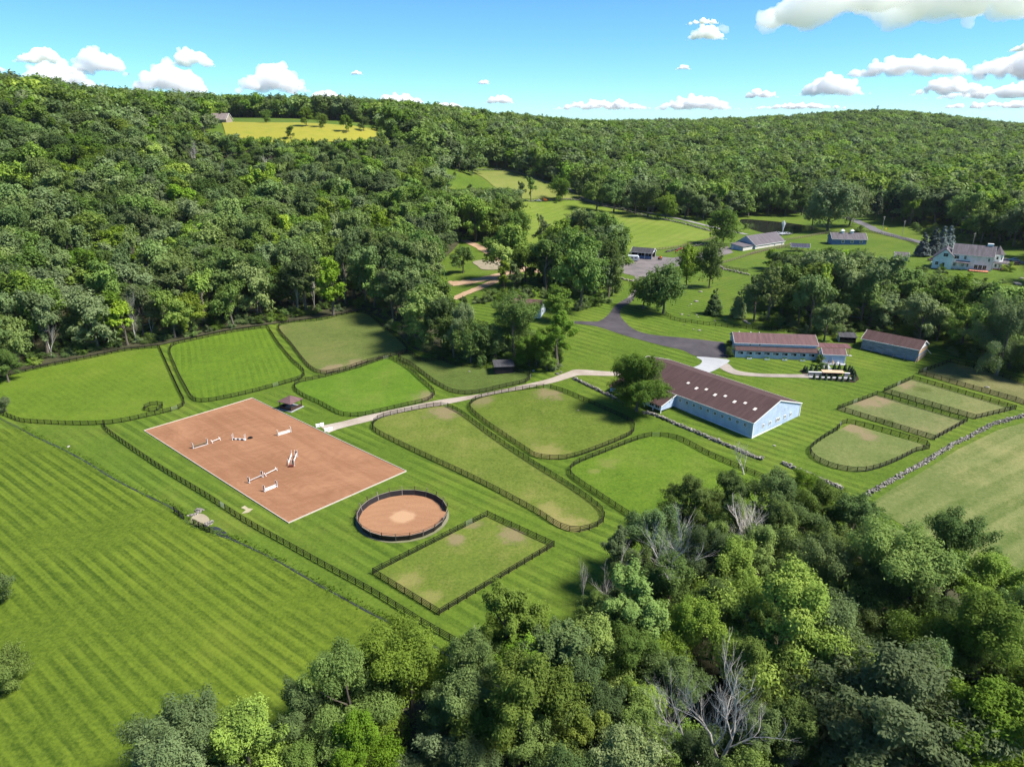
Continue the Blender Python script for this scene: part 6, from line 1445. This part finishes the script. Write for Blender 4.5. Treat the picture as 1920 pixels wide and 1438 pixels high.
# rough grass along the stream
c = np.array(smooth(gxy(STREAM[1:]), 40, False)); k = g.integers(0, len(c), 1500)
dd = np.gradient(c, axis=0)[k]; dd /= np.linalg.norm(dd, axis=1)[:, None] + 1e-9
q = c[k] + np.c_[-dd[:, 1], dd[:, 0]] * (g.uniform(.35, 1.0, len(k)) ** 2 * np.where(g.uniform(size=len(k)) < .85, 1.5, -.5))[:, None]
tm = MB()
for j in range(16):
    a = random.uniform(0, 6.28); r0 = random.uniform(0, .4); bx, by = r0 * math.cos(a), r0 * math.sin(a); l = random.uniform(.25, .6)
    tm.add([(bx - .05, by, 0), (bx + .05, by, 0), (bx + l * math.cos(a), by + l * math.sin(a), random.uniform(.6, 1.0))], [(0, 1, 2)])
tb = mat('rough_grass', (.10, .17, .018), .85, .1, .5, 1.5, obj=False)
p0 = at(340, 955); tuft = tm.obj('grass_tuft', tb, None, tuple(p0)); tag(tuft, 'tuft of rough grass at the stream bend', 'grass'); tuft.scale = (.8, .8, .8)
gn_scatter('stream_grass', np.c_[q, hz(q[:, 0], q[:, 1]) + .03], g.uniform(.2, .5, len(k)), g.uniform(.9, 1.6, len(k)), g.uniform(0, 6.28, len(k)), np.zeros(len(k), int), [[tuft]], 'rough grass growing along the stream banks', 'grass')
print('trees', TREES, 'points', len(pts), 'shrubs', len(x))

# ------------------------------------------------------------------ cumulus clouds: solid puffs of scattering vapour far beyond the hills
def cloud_mat(name, dens):
    m = bpy.data.materials.new(name); m.use_nodes = True; nt = m.node_tree; nt.nodes.remove(nt.nodes['Principled BSDF'])
    v = nt.nodes.new('ShaderNodeVolumePrincipled'); v.inputs['Density'].default_value = dens; v.inputs['Color'].default_value = (.998, .998, .998, 1); v.inputs['Anisotropy'].default_value = 0.0
    nt.links.new(v.outputs[0], nt.nodes['Material Output'].inputs['Volume']); return m
CLOUD_ALT = 800.0   # base above the camera
def cloud(label, px, base, top, wpx, seed, dense=1.0, lobes=None, group='fair weather clouds'):
    """px centre, base and top rows, width in photo pixels; distance follows from the common cloud base"""
    ang = math.atan((719 - base) / F_PX) - PITCH
    d = CLOUD_ALT / math.tan(ang); k = d / F_PX
    az = math.atan((px - 960) / (F_PX * cp)); W_ = wpx * k; Hh_ = (base - top) * k
    r_ = random.Random(seed); bm = bmesh.new()
    n = lobes or max(7, int(10 + 9 * wpx / max(base - top, 1) / 3))
    for i in range(n):
        u = (i + .5) / n * 2 - 1 + r_.uniform(-.1, .1); prof = max(.22, (1 - abs(u) ** 2.2)) * r_.uniform(.55, 1.05)
        rr = Hh_ * .5 * prof * r_.uniform(.7, 1.0)
        z = max(rr * .5, Hh_ * prof - rr)
        M_ = Matrix.Translation((u * (W_ / 2 - rr * .6), r_.uniform(-.5, .5) * min(W_ * .28, Hh_ * 1.2), z)) @ Matrix.Diagonal((r_.uniform(1.0, 1.6), r_.uniform(1.0, 1.5), r_.uniform(.8, 1.0), 1))
        bmesh.ops.create_icosphere(bm, subdivisions=2, radius=rr, matrix=M_)
        for j in range(3):
            a = r_.uniform(0, 6.28); q = rr * r_.uniform(.35, .6)
            M2 = Matrix.Translation((u * (W_ / 2 - rr * .6) + math.cos(a) * rr * 1.0, r_.uniform(-1, 1) * rr, z + math.sin(a) * rr * .75))
            bmesh.ops.create_icosphere(bm, subdivisions=2, radius=q, matrix=M2)
    for v in bm.verts:
        if v.co.z < Hh_ * .06: v.co.z = Hh_ * .06 + (v.co.z - Hh_ * .06) * .15
    me = bpy.data.meshes.new('cloud'); bm.to_mesh(me); bm.free()
    o = link('cloud', me); 
    rm = o.modifiers.new('join', 'REMESH'); rm.mode = 'VOXEL'; rm.voxel_size = max(W_ / 150, Hh_ / 42)
    for nz, st in ((Hh_ * .42, Hh_ * .22), (Hh_ * .16, Hh_ * .11), (Hh_ * .07, Hh_ * .05)):
        tx = bpy.data.textures.new('billow', 'CLOUDS'); tx.noise_scale = nz; tx.noise_depth = 2
        dm = o.modifiers.new('billow', 'DISPLACE'); dm.texture = tx; dm.strength = st; dm.mid_level = .55; dm.texture_coords = 'LOCAL'
    dg = bpy.context.evaluated_depsgraph_get(); m2 = bpy.data.meshes.new_from_object(o.evaluated_get(dg)); o.modifiers.clear(); o.data = m2
    m2.materials.clear(); m2.materials.append(cloud_mat('cloud_vapour', dense * 4.0 / max(Hh_, 60)))
    m2.polygons.foreach_set('use_smooth', [True] * len(m2.polygons))
    o.location = (d * math.sin(az), d * math.cos(az), CAM_Z + CLOUD_ALT); o.rotation_euler = (0, 0, -az)
    tag(o, label, 'cloud', group); return o
CLOUDS = [
 ('huge grey-bottomed cloud at the top right', 1590, 78, -25, 620, 1, .9),
 ('long white cloud just left of the right-hand cloud bank', 1605, 155, 118, 205, 2),
 ('cumulus with a tall knob above the right ridge', 1480, 186, 150, 110, 3),
 ('small flat cloud left of the knobbed cumulus', 1365, 187, 170, 60, 4),
 ('low white cloud right of the antenna mast', 1670, 186, 158, 110, 5),
 ('wide cloud bank at the right edge', 1850, 165, 110, 300, 6),
 ('lower white cloud bank at the right edge', 1820, 192, 168, 320, 7),
 ('round white cloud at the far right under the huge one', 1865, 100, 70, 85, 8),
 ('small bright cloud below the left end of the huge cloud', 1268, 82, 58, 70, 9),
 ('left-hand cumulus group with bright dome', 570, 180, 128, 120, 10),
 ('wide white cumulus above the hilltop house', 410, 186, 135, 130, 11),
 ('white cloud over the left hill', 448, 134, 104, 75, 12),
 ('slanting white cloud above the left hill', 295, 152, 106, 80, 13),
 ('small cloud left of the slanting cloud', 205, 135, 110, 65, 14),
 ('low cloud on the left skyline', 55, 150, 120, 150, 15),
 ('long low cloud behind the left hill', 225, 175, 135, 120, 16),
 ('cloud at the top left corner', 60, 15, -20, 120, 17),
 ('tiny cloud in the middle of the blue sky', 915, 159, 150, 22, 18), ('tiny cloud left of the middle', 710, 143, 135, 22, 19), ('tiny bright cloud right of the middle', 1235, 134, 125, 28, 20),
 ('small cloud on the middle skyline', 940, 196, 178, 55, 21), ('low cloud over the middle ridge', 775, 203, 176, 110, 22), ('long low cloud over the right ridge', 1110, 208, 188, 190, 23), ('long low cloud left of the antenna mast', 1260, 209, 183, 150, 24),
 ('low haze cloud behind the right ridge', 1430, 207, 196, 180, 25), ('small cloud near the right edge below the huge one', 1850, 45, 30, 35, 26), ('small cloud between huge cloud and right edge', 1780, 118, 105, 50, 27), ('pale low cloud band behind the far right slope', 1780, 207, 194, 240, 28), ('flat cloud left of the small bright cloud', 1262, 52, 42, 60, 29), ('low cloud behind the left ridge', 660, 196, 172, 90, 30), ('low cloud on the skyline right of the left dome', 850, 206, 194, 90, 31),
]
for i, c_ in enumerate(CLOUDS): cloud(*c_[:6], *(c_[6:]))
cy.volume_bounces = 24; cy.max_bounces = 24


# ------------------------------------------------------------------ light summer haze over the valley
hm = bpy.data.materials.new('haze_air'); hm.use_nodes = True; nt = hm.node_tree; nt.nodes.remove(nt.nodes['Principled BSDF'])
v = nt.nodes.new('ShaderNodeVolumePrincipled'); v.inputs['Density'].default_value = .000022; v.inputs['Color'].default_value = (.80, .88, 1.0, 1); v.inputs['Anisotropy'].default_value = .2
nt.links.new(v.outputs[0], nt.nodes['Material Output'].inputs['Volume'])
x0_, x1_, y0_, y1_ = GX[0] - 60, GX[-1] + 60, GY[0] - 60, GY[-1] + 60
hz_o = MB().box(((x0_ + x1_) / 2, (y0_ + y1_) / 2, 35), (x1_ - x0_, y1_ - y0_, 192 + 2 * 4)).obj('haze', hm); hz_o['kind'] = 'stuff'
